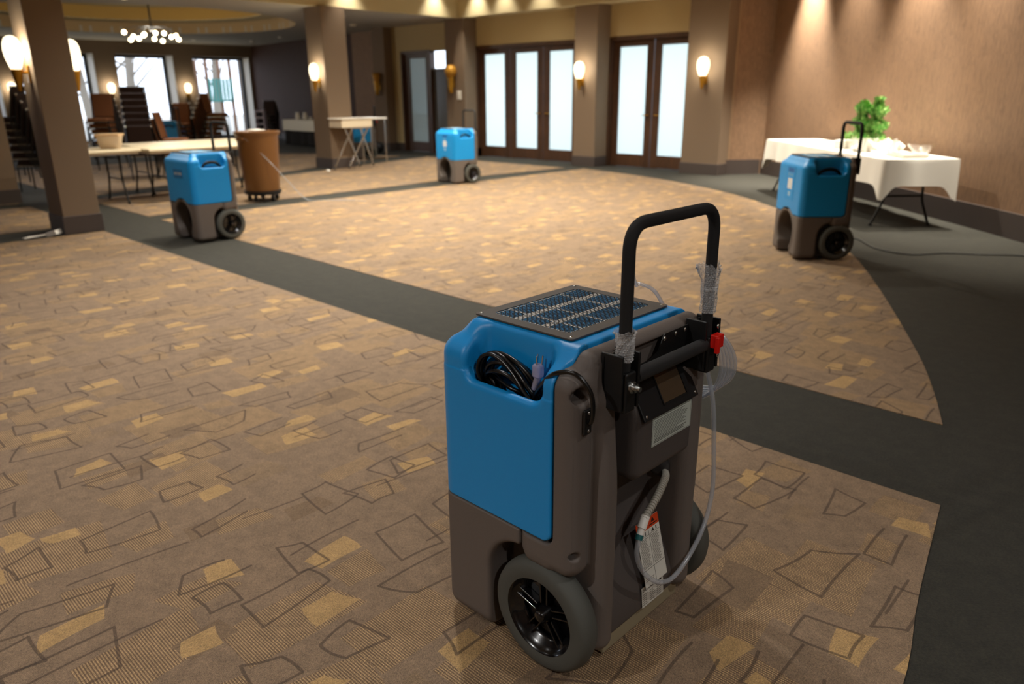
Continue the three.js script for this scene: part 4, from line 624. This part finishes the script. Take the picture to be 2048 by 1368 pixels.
// ---------- far cloth table and things near the dark wall ----------
{ const t = thing('folding_table', 'table with white cloth and black skirt at the dark wall', 'table', [-19.95, 0.004, -12.42], 0, 'folding tables'); mesh('table_top', rbox(2.44, 0.04, 0.74, 0, 0.715, 0, 0.01), M.plasticTable, t); foldingLegs(t, 2.44, 0.74, M.darkMetal);
  const c = mesh('tablecloth', clothSkirt(2.46, 0.76, 0.74, 0.3, 0.02, 0.03, 51), M.cloth, scene); c.position.set(-19.95, 0.004, -12.42); tag(c, 'white tablecloth over the table at the dark wall', 'tablecloth');
  const k = mesh('table_skirt', clothSkirt(2.38, 0.68, 0.69, 0.67, 0, 0.05, 52), mat('#171414', 0.95, { side: THREE.DoubleSide }), scene); k.position.set(-19.95, 0.01, -12.42); tag(k, 'black pleated skirt under the far white tablecloth', 'table skirt');
  const jug = lathe([[0, 0], [0.06, 0], [0.075, 0.08], [0.05, 0.17], [0.06, 0.21], [0.05, 0.21], [0, 0.02]], 20), cup = lathe([[0, 0], [0.035, 0], [0.045, 0.09], [0.04, 0.09], [0, 0.01]], 16);
  for (const [g, x, z, l, n] of [[jug, -20.6, -12.2, 'pale jug on the far white tablecloth, first in line', 'jug'], [jug, -20.35, -12.3, 'pale jug on the far white tablecloth, second in line', 'jug'], [cup, -19.9, -12.2, 'pale cup beside the jugs on the far table', 'cup'], [cup, -19.7, -12.25, 'pale cup next to the column edge on the far table', 'cup']]) { const m = mesh(n, g, M.white, scene); m.position.set(x, 0.746, z); tag(m, l, n); } }
{ const t = thing('display_stand', 'narrow white stand with dark square openings behind the brown bin', 'stand', [-22, 0.004, -11.75], 0.75), w = mat('#cdc6dc', 0.6); for (const s of [-1, 1]) mesh('side_panel', rbox(0.03, 1.02, 0.2, s * 0.125, 0.51, 0, 0.006), w, t); for (let k = 0; k < 6; k++) mesh('shelf', rbox(0.24, 0.035, 0.2, 0, 0.03 + k * 0.19, 0, 0.004), w, t); mesh('back_panel', rbox(0.24, 1.0, 0.01, 0, 0.5, -0.09, 0.003), mat('#2a2230', 0.7), t); }
{ const bag = solid((x, y, z) => smax(smin(Math.hypot(x / 1.2, y - 0.1, z) - 0.14, Math.hypot(x - 0.2, (y - 0.16), z - 0.05) - 0.12, 0.1) + 0.012 * Math.sin(x * 22) * Math.sin(z * 19 + y * 9), -y, 0.02), [-0.3, -0.02, -0.3], [0.42, 0.36, 0.3], 0.022), m = mesh('bag', bag, mat('#15151a', 0.55), scene); m.position.set(-16.3, 0.004, -11.85); tag(m, 'slumped black bag at the foot of the slim sconce column', 'bag'); }
// ---------- stacked chairs ----------
const fabrics = { dark: mat('#2a1710', 0.9), brown: mat('#7a4a26', 0.9) };
function chair(kind, label, group) {
  const t = thing('banquet_chair', label, 'chair', [0, 0, 0], 0, group), f = fabrics[kind];
  mesh('seat', rbox(0.385, 0.075, 0.4, 0, 0.45, 0.0, 0.03, 3), f, t);
  const b = rbox(0.385, 0.46, 0.045, 0, 0, 0, 0.02, 3); b.rotateX(-0.16); b.translate(0, 0.72, -0.235); mesh('backrest', b, f, t);
  for (const s of [-1, 1]) { mesh('leg', rod([s * 0.215, 0, 0.2], [s * 0.205, 0.43, 0.19], 0.0115, 8), M.darkMetal, t); mesh('leg', path([[s * 0.215, 0, -0.25], [s * 0.21, 0.43, -0.18], [s * 0.205, 0.92, -0.275]], 0.0115, 0.05, 8), M.darkMetal, t); mesh('corner_cap', new THREE.SphereGeometry(0.022, 10, 8).translate(s * 0.205, 0.93, -0.277), M.chrome, t); }
  mesh('seat_frame', join(rod([-0.21, 0.41, 0.19], [0.21, 0.41, 0.19], 0.01), rod([-0.21, 0.41, -0.18], [0.21, 0.41, -0.18], 0.01), rod([-0.21, 0.4, 0.19], [-0.21, 0.4, -0.18], 0.012), rod([0.21, 0.4, 0.19], [0.21, 0.4, -0.18], 0.012)), M.chrome, t);
  return t;
}
const proto = {};
const ORD = ['lowest', 'second', 'third', 'fourth', 'fifth', 'sixth', 'seventh', 'eighth'];
function stack(kind, x, z, ry, n, where, group, lean = 0.055) {
  for (let k = 0; k < n; k++) {
    const label = `${k === n - 1 ? 'topmost' : ORD[k]} ${kind === 'dark' ? 'dark' : 'brown'} banquet chair ${where}`, p = [x + Math.sin(ry) * lean * k, 0.004 + k * 0.11, z + Math.cos(ry) * lean * k];
    if (!proto[kind]) { proto[kind] = chair(kind, label, group); proto[kind].position.set(...p); proto[kind].rotation.y = ry; } else dup(proto[kind], label, p, ry, group);
  }
}
stack('dark', -14.0, -3.5, -0.7, 7, 'of the stack seen between the two pillars', 'stack between the pillars', 0.055);
stack('brown', -16.9, -5.62, 0.9, 6, 'of the stack just past the thick pillar', 'stack past the pillar', 0.055);
stack('dark', -14.55, -5.36, -1.9, 7, 'of the tall leaning stack before the middle window', 'tall leaning stack');
stack('brown', -14.3, -5.78, 2.5, 3, 'of the low stack beside the far blue machine', 'low stack', 0.055);
stack('brown', -18.6, -8.5, 2.3, 6, 'of the tapering stack before the last window', 'tapering stack', 0.055);
stack('brown', -19.0, -8.05, 0.8, 4, 'of the short stack beside the tapering one', 'short stack', 0.055);
stack('dark', -23.0, -12.6, 0.6, 4, 'of the stack against the dark wall', 'stack at the dark wall', 0.055);
// ---------- floor odds and ends ----------
tag(mesh('power_cable', tube([[-2.88, 0.3, -7.2], [-2.86, 0.02, -7.5], [-2.72, 0.011, -7.9], [-2.35, 0.011, -7.5], [-2.05, 0.011, -7.42], [-1.8, 0.011, -7.72], [-1.56, 0.011, -7.85], [-1.25, 0.011, -8.05], [-0.8, 0.011, -8.0]], 0.007, 100, 8), mat('#2b2a27', 0.6), scene), 'dark cable trailing from the machine by the tablecloth', 'cable');
for (const [x, z, w, d, ry, l] of [[-9.28, -2.16, 0.05, 0.24, 0.3, 'flattened white paper strip at the pillar foot'], [-9.33, -2.2, 0.04, 0.2, 0.12, 'second white paper strip lying beside the first'], [-9.24, -2.34, 0.12, 0.11, 0.7, 'crumpled white wrapper touching the pillar foot']]) { const g = rbox(w, l.startsWith('cr') ? 0.05 : 0.008, d, 0, 0, 0, 0.004), m = mesh('paper_scrap', g, M.white, scene); m.position.set(x, l.startsWith('cr') ? 0.03 : 0.009, z); m.rotation.set(0, ry, l.startsWith('cr') ? 0.3 : 0); tag(m, l, 'paper'); }
{ const m = mesh('paper_scrap', new THREE.IcosahedronGeometry(0.035, 1).scale(1.3, 0.8, 1).translate(0, 0.03, 0), M.white, scene); m.position.set(-12.9, 0.004, -8.2); tag(m, 'small crumpled white ball before the tray stand', 'paper'); }

renderer.render(scene, camera);
